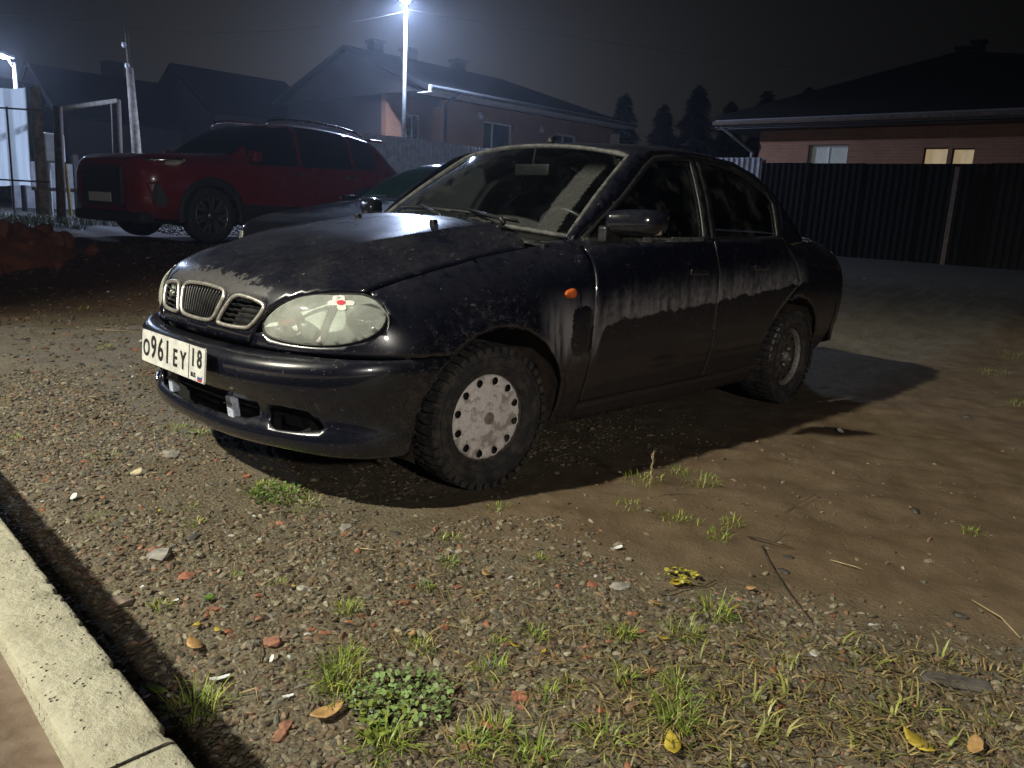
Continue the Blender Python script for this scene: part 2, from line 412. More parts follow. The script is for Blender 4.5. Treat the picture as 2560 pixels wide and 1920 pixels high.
# ------------------------------------------------------------------ materials of the black sedan
def paint_material():
    t = NT('dirty_black_paint'); c = t.coord(); X, Y, Z = t.sep(c)
    n1 = t.noise(c, 6, 6, .6); n2 = t.noise(c, 34, 5, .65); n3 = t.noise(c, 170, 3, .6)
    up = t.sep(t.node('ShaderNodeNewGeometry').outputs['Normal'])[2]
    # dry dust lying on the upward faces
    dust = t.mul(t.ss(up, .15, .95), t.ss(t.math('ADD', t.mul(n1, .6), t.mul(n2, .4)), .30, .72), .085)
    # dust wiped into a pale patch above the grille
    px = t.ss(X, .23, .14); pe = t.ss(t.math('ADD', X, t.mul(t.math('SUBTRACT', n2, .5), .16)), .185, .170)
    pz = t.mul(pe, t.ss(Z, .70, .725), t.ss(t.math('ABSOLUTE', Y), .40, .36))
    dust = t.mx(dust, t.mul(pz, t.math('ADD', .20, t.mul(n2, .22))))
    # fine specks and splashes
    sp = t.vor(t.scale(c, (1, 1, 1)), 55, out='Distance')
    spk = t.mul(t.ss(sp, .16, .06), t.ss(t.noise(c, 14, 2), .50, .62), .5)
    strk = t.mul(t.ss(t.noise(t.scale(c, (30, 90, 90)), 1.0, 2, .5), .66, .74), .30, t.ss(n1, .4, .6))
    # road film on the doors: pale with vertical runs, cut off below along a painted shadow edge
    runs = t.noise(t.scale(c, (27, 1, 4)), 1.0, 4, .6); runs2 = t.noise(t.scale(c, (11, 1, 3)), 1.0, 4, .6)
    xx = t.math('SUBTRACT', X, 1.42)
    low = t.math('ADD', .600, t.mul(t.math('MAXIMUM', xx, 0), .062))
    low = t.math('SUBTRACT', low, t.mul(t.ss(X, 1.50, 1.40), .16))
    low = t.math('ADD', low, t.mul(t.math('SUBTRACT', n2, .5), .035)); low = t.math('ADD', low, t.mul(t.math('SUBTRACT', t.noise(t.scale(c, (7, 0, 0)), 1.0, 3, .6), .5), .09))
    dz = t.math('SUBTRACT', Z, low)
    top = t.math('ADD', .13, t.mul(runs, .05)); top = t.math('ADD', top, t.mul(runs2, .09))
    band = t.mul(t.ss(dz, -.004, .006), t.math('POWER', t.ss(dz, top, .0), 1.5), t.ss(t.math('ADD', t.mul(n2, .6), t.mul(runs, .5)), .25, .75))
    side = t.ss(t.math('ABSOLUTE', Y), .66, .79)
    # cast shadow behind the front wheel, painted by leaving the film out
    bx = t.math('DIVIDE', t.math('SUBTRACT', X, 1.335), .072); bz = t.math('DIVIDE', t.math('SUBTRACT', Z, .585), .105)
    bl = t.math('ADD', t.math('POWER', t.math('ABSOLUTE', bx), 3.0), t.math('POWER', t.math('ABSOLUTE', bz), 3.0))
    shade_blot = t.ss(t.math('ADD', bl, t.mul(t.math('SUBTRACT', n2, .5), 2.2)), 1.15, .85)
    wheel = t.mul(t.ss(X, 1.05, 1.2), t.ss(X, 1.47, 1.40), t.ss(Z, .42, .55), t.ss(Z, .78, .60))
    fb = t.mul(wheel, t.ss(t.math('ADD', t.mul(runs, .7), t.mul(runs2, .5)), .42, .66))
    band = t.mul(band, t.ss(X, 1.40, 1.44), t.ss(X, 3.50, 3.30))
    band = t.mul(t.mx(band, fb), side, t.math('SUBTRACT', 1.0, shade_blot), t.math('ADD', .55, t.mul(runs, .5)))
    # brown mud thrown over the lower third, toned dark for the shade there
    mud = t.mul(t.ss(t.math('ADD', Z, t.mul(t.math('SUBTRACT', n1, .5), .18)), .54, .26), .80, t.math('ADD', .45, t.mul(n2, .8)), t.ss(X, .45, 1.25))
    ar = t.math('SQRT', t.math('ADD', t.math('POWER', t.math('SUBTRACT', X, .862), 2), t.math('POWER', t.math('SUBTRACT', Z, .285), 2)))
    spl = t.mul(t.ss(ar, .56, .37), t.ss(t.math('ADD', t.mul(n2, .55), t.mul(n3, .5)), .50, .72), side, .30)
    gen = t.mul(side, t.ss(t.math('ADD', t.mul(n1, .5), t.mul(n2, .5)), .45, .75), .035)
    dust = t.mx(dust, t.mx(spl, gen))
    f1 = t.math('MINIMUM', t.math('ADD', t.math('ADD', dust, spk), strk), 1)
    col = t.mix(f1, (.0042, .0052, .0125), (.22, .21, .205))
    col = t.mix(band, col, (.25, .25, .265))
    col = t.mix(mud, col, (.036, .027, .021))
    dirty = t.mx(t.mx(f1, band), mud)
    t.set(Base_Color=col, Roughness=t.mixf(dirty, t.mixf(n1, .20, .34), .85), Coat_Weight=t.mixf(dirty, .95, 0.0), Coat_Roughness=.05, Specular_IOR_Level=.5)
    t.bump(t.mul(n3, dirty), .25, .002)
    return t.m
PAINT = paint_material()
CHROME = simple('dull_chrome', (.74, .71, .66), .36, .85, .12, 60)
BLACKPL = simple('black_plastic', (.012, .012, .013), .42, 0, .5, 60)
DARKVOID = simple('dark_cavity', (.004, .004, .004), .8, 0, .3, 30)
RUBBER = simple('rubber_trim', (.010, .010, .011), .6, 0, .4, 80)
def tyre_material():
    t = NT('dusty_tyre'); c = t.coord(); n = t.noise(c, 26, 5); n2 = t.noise(c, 140, 4)
    f = t.ss(t.math('ADD', t.mul(n, .7), t.mul(n2, .3)), .38, .72)
    t.set(Base_Color=t.mix(f, (.016, .017, .020), (.070, .058, .048)), Roughness=.82); t.bump(n2, .3, .002); return t.m
TYRE = tyre_material()
def cap_material():
    t = NT('dusty_hub_cap'); c = t.coord(); n = t.noise(c, 17, 5, .6, .3); n2 = t.noise(c, 75, 5, .6)
    f = t.ss(n, .50, .60); g = t.ss(n2, .35, .7)
    col = t.mix(g, (.66, .625, .605), (.80, .77, .75)); col = t.mix(t.mul(f, .75), col, (.30, .25, .225))
    t.set(Base_Color=col, Roughness=.78); t.bump(n2, .2, .003); return t.m
CAP = cap_material()
STEEL = simple('rusty_wheel_steel', (.055, .045, .040), .7, .2, .9, 45)
STEELEDGE = simple('worn_rim_edge', (.23, .215, .20), .6, .3, .5, 60)
def glass_material(name, tint, film, gloss=.03, mask=None):
    """thin car glass: see-through, reflecting by angle, with a film of dirt"""
    t = NT(name); t.n.remove(t.b)
    tr = t.node('ShaderNodeBsdfTransparent'); t.put(tr.inputs[0], tint)
    gl = t.node('ShaderNodeBsdfGlossy'); gl.inputs['Roughness'].default_value = gloss; t.put(gl.inputs[0], (.9, .95, 1))
    df = t.node('ShaderNodeBsdfDiffuse'); t.put(df.inputs[0], (.74, .78, .71) if 'lens' in name else (.05, .13, .15) if 'hazy' in name else (.40, .41, .40))
    fr = t.node('ShaderNodeFresnel'); fr.inputs[0].default_value = 1.5
    m1 = t.node('ShaderNodeMixShader'); t.l.new(fr.outputs[0], m1.inputs[0]); t.l.new(tr.outputs[0], m1.inputs[1]); t.l.new(gl.outputs[0], m1.inputs[2])
    tl = t.node('ShaderNodeBsdfTranslucent'); t.put(tl.inputs[0], (.25, .70, .78) if 'hazy' in name else (.45, .47, .50)); md = t.node('ShaderNodeMixShader'); md.inputs[0].default_value = .75 if 'hazy' in name else .7 if 'windscreen' in name else .1; t.l.new(df.outputs[0], md.inputs[1]); t.l.new(tl.outputs[0], md.inputs[2])
    m2 = t.node('ShaderNodeMixShader'); t.put(m2.inputs[0], mask(t) if mask else film); t.l.new(m1.outputs[0], m2.inputs[1]); t.l.new(md.outputs[0], m2.inputs[2])
    t.l.new(m2.outputs[0], t.out.inputs[0]); return t.m
def ws_mask(t):
    c = t.coord(); X, Y, Z = t.sep(c); n = t.noise(c, 9, 6, .6); n2 = t.noise(c, 60, 4, .6)
    # clean sectors swept by two wipers; unswept dirt towards the left pillar and along the base
    d = t.math('SUBTRACT', t.math('ADD', Y, .635), t.mul(t.math('SUBTRACT', Z, .97), .29))
    edge = t.ss(t.math('ADD', d, t.mul(t.math('SUBTRACT', n, .5), .05)), .112, .100)
    edge = t.mul(edge, t.ss(Z, 1.30, 1.22), t.ss(t.math('ADD', d, t.mul(n2, .03)), .030, .040))
    yb2 = t.math('DIVIDE', t.math('ADD', Y, .36), .25); hgt = t.mul(t.math('SUBTRACT', 1.0, t.mul(yb2, yb2)), .055); base = t.mul(t.ss(t.math('SUBTRACT', t.math('SUBTRACT', Z, .978), hgt), .006, -.004), t.ss(hgt, 0, .01))
    film = t.math('ADD', .008, t.mul(t.ss(n, .45, .75), .022))
    film = t.math('ADD', film, t.mul(t.ss(Y, -.05, .35), t.ss(t.noise(t.scale(c, (1, 4, 9)), 2.2, 5, .6), .38, .70), .20))
    pat = t.mul(t.mx(edge, t.mul(base, .75)), t.math('ADD', .22, t.mul(n2, .30)))
    return t.math('MINIMUM', t.math('ADD', film, pat), .8)
GLASS_WS = glass_material('dirty_windscreen_glass', (.80, .86, .86), 0, .035, ws_mask)
GLASS_SIDE = glass_material('tinted_side_glass', (.66, .70, .69), .02, .02, lambda t: t.mul(t.ss(t.noise(t.coord(), 7, 6, .62), .48, .75), .10))
LENS = glass_material('hazed_headlamp_lens', (.88, .93, .90), .17, .06, lambda t: t.math('ADD', .33, t.mul(t.ss(t.noise(t.coord(), 16, 5), .4, .7), .14)))
REFL = simple('headlamp_reflector', (.86, .88, .86), .24, .85, .06, 30)
HOUSING = simple('headlamp_housing', (.80, .84, .78), .35, .0, .10, 25)
AMBER = simple('amber_lens', (.62, .13, .03), .25, 0, .2, 40)
BULB = simple('bulb_glass', (.85, .85, .82), .08, .6, .05, 10)
SEAT = simple('grey_seat_fabric', (.014, .013, .014), .9, 0, .35, 90)
DASH = simple('dashboard_plastic', (.022, .022, .024), .6, 0, .3, 50)
PLATEW = simple('plate_white', (.66, .66, .64), .45, 0, .16, 28)
PLATEK = simple('plate_black_print', (.02, .02, .02), .5, 0, .2, 40)
PLATER = simple('plate_red_print', (.50, .03, .03), .5, 0, .2, 40)
PLATEB = simple('plate_blue_print', (.05, .08, .35), .5, 0, .2, 40)
TAPE = simple('blue_white_tape', (.52, .58, .72), .55, 0, .35, 60)
STICKW = simple('sticking_plaster_white', (.74, .72, .68), .6, 0, .08, 30)
STICKR = simple('sticker_red', (.62, .05, .07), .55, 0, .1, 30)
MUDDARK = simple('muddy_wheel_well', (.040, .028, .020), .95, 0, .6, 25)
TAILRED = simple('tail_light_red', (.35, .015, .015), .2, 0, .2, 30)

# ------------------------------------------------------------------ black sedan
sedan = thing('black_sedan', 'dirty black four-door sedan with twin-oval headlights, slatted chrome grille and a plaster-cross sticker', 'car', (2.1, 0, 0))
def th(x, y): return math.atan2(abs(y), .95-x)
def cyl_project(a, z):
    t = a/.8; d = np.stack([np.cos(t), np.sin(t), 0*t], 1)       # towards the axis
    o = np.stack([.95-1.7*np.cos(t), -1.7*np.sin(t), z], 1)
    return project(o, d, .6, 1.5, n=46)[0]
def side_project(x, z):
    o = np.stack([x, -1.3+0*x, z], 1); return project(o, np.tile([0, 1., 0], (len(x), 1)), .38, 1.1, n=30)[0]
HA = (1.15, .25)
def hood_project(a, y):
    t = a/.8; o = np.stack([HA[0]-1.6*np.sin(t), y, HA[1]+1.6*np.cos(t)], 1); d = np.stack([np.sin(t), 0*t, -np.cos(t)], 1)
    return project(o, d, .3, 1.2, n=46)[0]
def hood_a(x, z): return .8*math.atan2(HA[0]-x, z-HA[1])
def nose_x(y, z):
    return project(np.array([[-.3, y, z]]), np.array([[1., 0, 0]]), .3, .75, n=46)[0][0]
def both(name, P, T, mat, par, thick=.012, out=(0, -1, 0), one=None):
    r = []
    for s in (1, -1):
        Q = np.array(P); Q[:, 1] *= s
        d = (lambda c, s=s: out(c*np.array([1, s, 1]))*np.array([1, s, 1])) if callable(out) else np.array(out)*np.array([1, s, 1])
        r.append(panel(name, Q, T, mat, par if not isinstance(par, (list, tuple)) else par[0 if s == 1 else 1], d, thick))
    return r
outw = lambda c: np.stack([c[:, 0]-2.1, c[:, 1]*2.5, 0*c[:, 0]], 1)
# ---- hood with the grille openings
hl_half = [(.086, 0, .556), (.112, -.345, .556), (.127, -.374, .62), (.144, -.398, .665), (.187, -.457, .72), (.223, -.509, .738), (.265, -.557, .754), (.316, -.608, .762), (.373, -.654, .765),
           (.508, -.667, .803), (.654, -.669, .834), (.894, -.664, .88), (1.126, -.676, .914), (1.165, -.64, .95), (1.160, -.4, .985), (1.165, 0, 1.0)]
ho = [(hood_a(x, z), y) for x, y, z in hl_half]; ho += [(a, -y) for a, y in ho[-2:0:-1]]
ho[0] = (hood_a(.0805, .556), 0)
def grille_loop(pts): return smooth_closed([(hood_a(*nose_x(y, z)[[0, 2]]), y) for y, z in pts], .012, 2)
gc = grille_loop([(-.170, .722), (-.05, .730), (.05, .730), (.170, .722), (.150, .665), (.128, .613), (.05, .606), (-.05, .606), (-.128, .613), (-.150, .665)])
gr = [(.222, .716), (.30, .714), (.372, .702), (.392, .690), (.374, .650), (.345, .617), (.32, .609), (.24, .606), (.165, .608), (.163, .62), (.19, .668)]
gl_, gr_ = grille_loop([(-y, z) for y, z in gr]), grille_loop(gr)
V, T = tri_panel(ho, .022, [gc, gl_, gr_], .014)
P = hood_project(V[:, 0], V[:, 1])
# shallow raised swage on either side of the hood
cl_ = .38+.15*(P[:, 0]-.3); sw = (1-sst(-.022, .022, np.abs(P[:, 1])-cl_))*sst(.30, .62, P[:, 0])*.016
P[:, 2] += sw-.004*sst(1.0, 1.16, P[:, 0])
hood = panel('hood', P, T, PAINT, sedan, (0, 0, 1), .014)
cav = []
for nm, lp in (('grille_backing', gc), ('grille_backing', gl_), ('grille_backing', gr_)):
    V, T = tri_panel(lp, .03); Q = hood_project(V[:, 0], V[:, 1])+np.array([.035, 0, -.006]); panel(nm, Q, T, DARKVOID, sedan, (-1, 0, 0), 0)
for lp in (gc, gl_, gr_):
    Q = hood_project(lp[:, 0], lp[:, 1]); v, f = tube(Q+np.array([-.003, 0, .001]),   .0076, 8, closed=True); mesh_obj('grille_frame', v, f, CHROME, sedan)
for k in range(15):                       # upright bars of the middle opening
    s = (k-7)/7.5; ys = []
    for z in np.linspace(.610, .726, 7): ys.append(nose_x(s*(.125+(z-.61)*.36), z)+np.array([.006, 0, -.001]))
    v, f = tube(ys, .0036, 6); mesh_obj('grille_slat', v, f, BLACKPL, sedan)
for s in (-1, 1):
    for k in range(5):                    # wavy level slats of the outer openings
        z = .625+.0185*k; y0 = .178+(z-.62)*.42; y1 = .343+(z-.61)*.50; Q = [nose_x(s*(y0+(y1-y0)*i/8), z-.0015*math.sin(i*2.2))+np.array([.008, 0, 0]) for i in range(9)]
        m = MB()
        for a, b in zip(Q[:-1], Q[1:]):
            n = len(m.v); m.v += [tuple(a+np.array([0, 0, -.004])), tuple(b+np.array([0, 0, -.004])), tuple(b+np.array([-.004, 0, .004])), tuple(a+np.array([-.004, 0, .004]))]; m.f.append((n, n+1, n+2, n+3))
        o = m.obj('grille_slat', BLACKPL, sedan); sm = o.modifiers.new('thickness', 'SOLIDIFY'); sm.thickness = .004
# ---- headlights
HL = [(.133,-.402,.626),(.133,-.414,.604),(.141,-.447,.591),(.164,-.51,.584),(.198,-.579,.582),(.237,-.639,.586),(.276,-.684,.595),(.322,-.724,.612),(.36,-.746,.637),(.383,-.75,.663),(.399,-.742,.693),(.398,-.708,.733),(.369,-.666,.754),(.333,-.636,.756),(.295,-.603,.752),(.253,-.555,.746),(.216,-.508,.733),(.191,-.479,.716),(.174,-.457,.699),(.157,-.433,.676),(.146,-.418,.657)]
hl2 = np.array([(.8*th(x, y), z) for x, y, z in HL]); hc = hl2.mean(0)
hl_s = smooth_closed(hl2, .012, 1)
V, T = tri_panel(hl_s, .016); P = cyl_project(V[:, 0], V[:, 1])
rad = np.hypot((V[:, 0]-hc[0])/.21, (V[:, 1]-hc[1])/.085); bul = .016*np.clip(1-rad**2, 0, 1)**.7
dirn = np.stack([-np.cos(V[:, 0]/.8), -np.sin(V[:, 0]/.8), .25+0*V[:, 0]], 1)
P = P+dirn*bul[:, None]
hl_roots = []
for s in (1, -1):
    Q = P*np.array([1, s, 1]); hl_roots.append(panel('headlight', Q, T, LENS, sedan, lambda c, s=s: np.stack([-np.ones(len(c)), -s*np.ones(len(c)), 0*c[:, 0]], 1), 0))
    hl_roots[-1]['label'] = 'large oval headlight with a hazy lens'
Pb = cyl_project(V[:, 0], V[:, 1]); dep = .060*np.clip(1-rad**2, 0, 1)**.5+.004
both('lamp_housing', Pb-dirn*np.array([1, 1, .0])*dep[:, None], T, HOUSING, hl_roots, 0, lambda c: np.stack([-np.ones(len(c)), -np.ones(len(c)), 0*c[:, 0]], 1))
Qr = cyl_project(hl_s[:, 0], hl_s[:, 1])
for s, r in ((1, hl_roots[0]), (-1, hl_roots[1])):
    v, f = tube([p*np.array([1, s, 1]) for p in Qr], .0045, 6, closed=True); mesh_obj('lamp_rim', v, f, RUBBER, r)
def bowl(c, d, rx, rz, depth, n=28):
    """reflector dish: elliptical paraboloid opening along d"""
    d = Vector(d).normalized(); s = d.cross(Vector((0, 0, 1))).normalized(); u = s.cross(d); v = []; f = []
    for i in range(9):
        k = i/8
        for j in range(n):
            a = 2*math.pi*j/n; v.append(Vector(c)+s*(rx*k*math.cos(a))+u*(rz*k*math.sin(a))-d*depth*(1-k*k))
    for i in range(8):
        for j in range(n): f.append((i*n+j, i*n+(j+1) % n, (i+1)*n+(j+1) % n, (i+1)*n+j))
    return v, f
def surf_at(px, py, z, off):
    a = .8*th(px, py); p = cyl_project(np.array([a]), np.array([z]))[0]; d = np.array([-math.cos(a/.8), -math.sin(a/.8), .1]); return p+d*off, d
for s, r in ((1, hl_roots[0]), (-1, hl_roots[1])):
    S = np.array([1, s, 1])
    for (px, py, z, rx, rz) in ((.345, -.72, .672, .068, .060), (.185, -.50, .650, .056, .046)):
        c, d = surf_at(px, py, z, -.010); v, f = bowl(c*S, (np.array([-.75, -.62, .1]) if px > .3 else np.array([-.9, -.4, .1]))*S, rx, rz, .05); o = mesh_obj('reflector_bowl', v, f, REFL, r)
        m = MB(); m.lathe([(0, .03), (.010, .026), (.013, .012), (.010, 0), (.007, -.02)], 14, 'x', (0, 0, 0))
        cc = c-d*.02; b = m.obj('bulb', BULB if px > .3 else AMBER, r, True); b.matrix_basis = Matrix.Translation(Vector(cc*S)) @ Vector((1, 0, 0)).rotation_difference(Vector(d*S)).to_matrix().to_4x4()
    Q = []
    for i in range(9):                                            # pale divider between the two bowls
        k = i/8; c, d = surf_at(.255-.03*(1-k), -.650+.04*(1-k), .594+.146*k, -.004); Q.append((c, 0.013+.009*abs(k-.45)))
    v, f = tube([q_[0]*S for q_ in Q], [q_[1] for q_ in Q], 6); mesh_obj('lamp_divider', v, f, STICKW, r)
    for k in range(9):                                            # flutes of the main beam glass
        a = -.052+.012*k; c0, d = surf_at(.335+a*.55, -.725-a*.5, .645+.02*abs(k-4)/4, .004); c1, d = surf_at(.335+a*.55, -.725-a*.5, .712-.02*abs(k-4)/4, .004)
        v, f = tube([c0*S, (c0+c1)/2*S, c1*S], .0022, 5); mesh_obj('lens_flute', v, f, REFL, r)
# sticking-plaster cross lying on the left headlight lens
def lens_pt(a, z, off):
    p = cyl_project(a, z); r_ = np.hypot((a-hc[0])/.21, (z-hc[1])/.085); b_ = .016*np.clip(1-r_**2, 0, 1)**.7
    d_ = np.stack([-np.cos(a/.8), -np.sin(a/.8), .25+0*a], 1); n_ = np.stack([-np.cos(a/.8)*.6, -np.sin(a/.8)*.6, .8+0*a], 1); return p+d_*b_[:, None]+n_*off
A0, Z0 = .8*th(.300, -.628), .7235
def strip(L, w, ang, off, n=8, m=9):
    """rounded strip in the lens's own surface coordinates"""
    V = []; F = []
    for i in range(2*m+1):
        k = -1+i/m; x_ = L*k; e_ = max(0, abs(x_)-(L-w)); hw_ = math.sqrt(max(w*w-e_*e_, 1e-8))
        for j in range(5): y_ = hw_*(-1+j/2); V.append((A0+x_*math.cos(ang)-y_*math.sin(ang), Z0+(x_*math.sin(ang)+y_*math.cos(ang))*.62))
    for i in range(2*m):
        for j in range(4): F.append((i*5+j, i*5+j+1, (i+1)*5+j+1, (i+1)*5+j))
    V = np.array(V); return lens_pt(V[:, 0], V[:, 1], off), F
for ang, off in ((.10, .0018), (1.75, .0030)):
    v, f = strip(.040, .0130, ang, off); mesh_obj('plaster_strip', v, f, STICKW, hl_roots[0])
v, f = strip(.0125, .0124, .10, .0042); mesh_obj('plaster_patch', v, f, STICKR, hl_roots[0])
# ---- front fenders
hlout = hc+(hl_s-hc)*np.array([1.016, 1.045])
arch = [(.652, .559), (.747, .612), (.859, .630), (.993, .612), (1.108, .553), (1.189, .465), (1.234, .376), (1.245, .28), (1.245, .20)]
def fpt(x, z): return side_project(np.array([x]), np.array([z]))[0]
fo = [(.8*th(.114, -.352), .551), (.8*th(.20, -.58), .551), (.8*th(.31, -.71), .551), (.8*th(.43, -.79), .551)]
for x, z in [(.55, .551), (.643, .551)]+arch+[(1.30, .197), (1.392, .195), (1.402, .30), (1.403, .52), (1.404, .74), (1.409, .80), (1.409, .915)]:
    p = fpt(x, z); fo.append((.8*th(p[0], p[1]), z))
for x, y, z in [(1.35, -.70, .947), (1.236, -.690, .929), (1.126, -.685, .910), (.894, -.672, .875), (.654, -.677, .828), (.508, -.676, .797), (.44, -.672, .778), (.388, -.664, .762)]: fo.append((.8*th(x, y), z))
# run back round the headlight to the hood corner
hs = [p for p in hlout]; k0 = int(np.argmin([abs(p[0]-.8*th(.385, -.685))+abs(p[1]-.748) for p in hs])); k1 = int(np.argmin([abs(p[0]-.8*th(.135, -.402))+abs(p[1]-.620) for p in hs]))
i = k0; seq = []
while i != k1: seq.append(hs[i]); i = (i-1) % len(hs)
fo += [tuple(p) for p in seq]+[(.8*th(.122, -.372), .60)]
V, T = tri_panel(fo, .020, (), .012)
P = cyl_project(V[:, 0], V[:, 1])
lip = np.exp(-((np.hypot((P[:, 0]-.862)/1.0, (P[:, 2]-.275))-.375)/.03)**2)*(P[:, 2] > .2)*(P[:, 2] < .68)
P[:, 1] -= .012*lip
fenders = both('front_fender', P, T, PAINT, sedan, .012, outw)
# ---- front bumper
def bx_s(x): return float(np.interp(x, _cx, _cs))
barch = [(.452, .20), (.460, .24), (.475, .30), (.512, .406), (.57, .49), (.636, .544)]
bo = [(-bx_s(x), z) for x, z in barch]
half = bo[:]
outl = [(0, .20)]+[( -bx_s(.452)*k, .20) for k in (.5,)]+half+[(-.6, .548), (0, .548)]
outl += [(-a, z) for a, z in outl[-2:0:-1]]
intake = smooth_closed([(-.43, .298), (-.2, .290), (0, .288), (.2, .290), (.43, .298), (.43, .360), (.2, .380), (0, .384), (-.2, .380), (-.43, .360)], .015, 1)
fog = lambda s: smooth_closed([(s*.485, .282), (s*.57, .282), (s*.66, .290), (s*.73, .304), (s*.68, .338), (s*.60, .356), (s*.52, .358), (s*.475, .345)], .012, 2)
V, T = tri_panel(outl, .02, [intake, fog(-1), fog(1)], .012)
fb = panel('front_bumper', bumper(V[:, 0], V[:, 1]), T, PAINT, sedan, lambda c: np.stack([c[:, 0]-1.2, c[:, 1], 0*c[:, 0]], 1), .02)
for lp in (intake, fog(-1), fog(1)):
    c0 = lp.mean(0); V, T = tri_panel(c0+(lp-c0)*1.12, .03); Q = bumper(V[:, 0], V[:, 1]); Q[:, 0] += .075; Q[:, 1] *= .97; panel('intake_backing', Q, T, DARKVOID, fb, (-1, 0, 0), 0)
for a0 in (.335,):
    Q = [bumper(np.array([t_]), np.array([a0]))[0]+np.array([.03, 0, 0]) for t_ in np.linspace(-.40, .40, 13)]; v, f = tube(Q, .008, 6); mesh_obj('intake_bar', v, f, BLACKPL, fb)
for t_, w_, h_, z_ in ((.19, .034, .085, .335), (-.285, .042, .080, .325)):        # scraps of tape tied round the intake
    p = bumper(np.array([t_]), np.array([z_]))[0]; m = MB(); m.box((-.016, -w_/2, -h_/2), (.014, w_/2, h_/2), Matrix.Translation(Vector(p)) @ Matrix.Rotation(.06*(1 if t_ > 0 else -1), 4, 'X') @ Matrix.Rotation(-.1, 4, 'Y'))
    o = bevel(m.obj('tape_wrap', TAPE, fb), .005); tk = MB()
    tk.tube([Vector(p)+Vector((-.018, -w_*.9, .012)), Vector(p)+Vector((-.021, 0, .016)), Vector(p)+Vector((-.016, w_*.95, .006))], .003, 5); tk.obj('wire_tie', STEELEDGE, fb)
# ---- licence plate
PM = Matrix.Translation((-.016, -.012, .478)) @ Matrix.Rotation(R(4), 4, 'Y') @ Matrix.Diagonal((1, 1.04, 1.14, 1))
m = MB()
pv = []
rr = .012
for cx_, cz_, a0 in ((.248, .044, 0), (-.248, .044, 90), (-.248, -.044, 180), (.248, -.044, 270)):
    for k in range(5): a = R(a0+22.5*k); pv.append((0, cx_+rr*math.cos(a), cz_+rr*math.sin(a)))
plate = mesh_obj('licence_plate', [PM @ Vector(p) for p in pv], [tuple(range(len(pv)))], PLATEW, sedan, False)
plate.modifiers.new('thickness', 'SOLIDIFY').thickness = .002
v, f = tube([PM @ (Vector(p)*.985+Vector((-.002, 0, 0))) for p in pv], .0016, 5, closed=True); mesh_obj('plate_rim', v, f, PLATEK, plate)
def text_mesh(s, size, M, mat, parent, name='plate_character', ext=.0004, bold=0.0):
    cu = bpy.data.curves.new('t', 'FONT'); cu.body = s; cu.size = size; cu.extrude = ext; cu.align_x = 'CENTER'; cu.align_y = 'CENTER'; cu.offset = bold; cu.resolution_u = 4
    ob = bpy.data.objects.new('t', cu); COL.objects.link(ob)
    dg = bpy.context.evaluated_depsgraph_get(); me = bpy.data.meshes.new_from_object(ob.evaluated_get(dg)); bpy.data.objects.remove(ob); bpy.data.curves.remove(cu)
    me.name = name; me.materials.clear(); me.materials.append(mat); me.transform(M); return link(name, me, parent)
# text plane: x to the reader's right = car's -y ; faces -x
TM = PM @ Matrix(((0, 0, -1, -.0035), (-1, 0, 0, 0), (0, 1, 0, 0), (0, 0, 0, 1)))
for s_, x_, sz, yy in (('O', -.212, .078, -.008), ('9', -.150, .104, 0), ('6', -.090, .104, 0), ('1', -.034, .104, 0), ('E', .030, .078, -.008), ('Y', .092, .078, -.008), ('1', .168, .076, .014), ('8', .215, .076, .014)):
    text_mesh(s_, sz, TM @ Matrix.Translation((x_, yy, 0)) @ Matrix.Diagonal((.92, 1.0, 1, 1)), PLATEK, plate, bold=.0016)
text_mesh('RUS', .020, TM @ Matrix.Translation((.172, -.037, 0)), PLATEK, plate, bold=.0003)
for k, (mt) in enumerate((PLATEW, PLATEB, PLATER)):
    m = MB(); z = -.031-.0068*k; m.box((-.0004, -.236, z-.0068), (.0004, -.206, z), PM @ Matrix.Translation((-.0032, 0, 0))); m.obj('flag_stripe', mt, plate)
m = MB(); m.box((-.0005, -.1385, -.052), (.0005, -.1355, .052), PM @ Matrix.Translation((-.0030, 0, 0))); m.obj('plate_divider', PLATEK, plate)
# ---- doors, sills, quarters
def side_panel(name, outline, par=None, mat=None, thick=.012, step=.024):
    V, T = tri_panel(outline, step, (), .014); P = side_project(V[:, 0], V[:, 1])
    for zc, amp in ((.43, .006),):                                # rubbing strip swelling
        P[:, 1] -= amp*np.exp(-((P[:, 2]-zc)/.022)**2)*sst(1.40, 1.5, P[:, 0])*(1-sst(2.9, 3.05, P[:, 0]))
    return both(name, P, T, mat or PAINT, par or sedan, thick)
rarch = [(2.985, .20), (2.99, .30), (3.024, .43), (3.075, .518), (3.16, .590), (3.25, .627), (3.35, .640), (3.46, .625), (3.57, .575), (3.65, .495), (3.695, .40), (3.71, .30), (3.71, .22)]
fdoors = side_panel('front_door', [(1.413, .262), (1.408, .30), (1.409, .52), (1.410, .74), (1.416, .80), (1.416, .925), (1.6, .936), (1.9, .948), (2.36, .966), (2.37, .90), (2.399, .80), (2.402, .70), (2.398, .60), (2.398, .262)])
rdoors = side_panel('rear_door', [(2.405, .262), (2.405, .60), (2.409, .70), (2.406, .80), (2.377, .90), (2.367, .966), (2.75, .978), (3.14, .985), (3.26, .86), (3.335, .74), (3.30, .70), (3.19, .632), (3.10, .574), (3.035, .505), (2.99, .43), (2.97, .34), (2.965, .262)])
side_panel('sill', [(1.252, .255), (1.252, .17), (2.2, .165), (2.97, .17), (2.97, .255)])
quarters = side_panel('rear_quarter', [(3.265, .868), (3.341, .745), (3.31, .70), (3.2, .635)]+rarch[5:]+[(3.72, .28), (3.80, .28), (4.02, .45), (4.05, .60), (4.05, .80), (4.03, .915), (3.98, .955), (3.7, .968), (3.45, .975), (3.15, .985)])
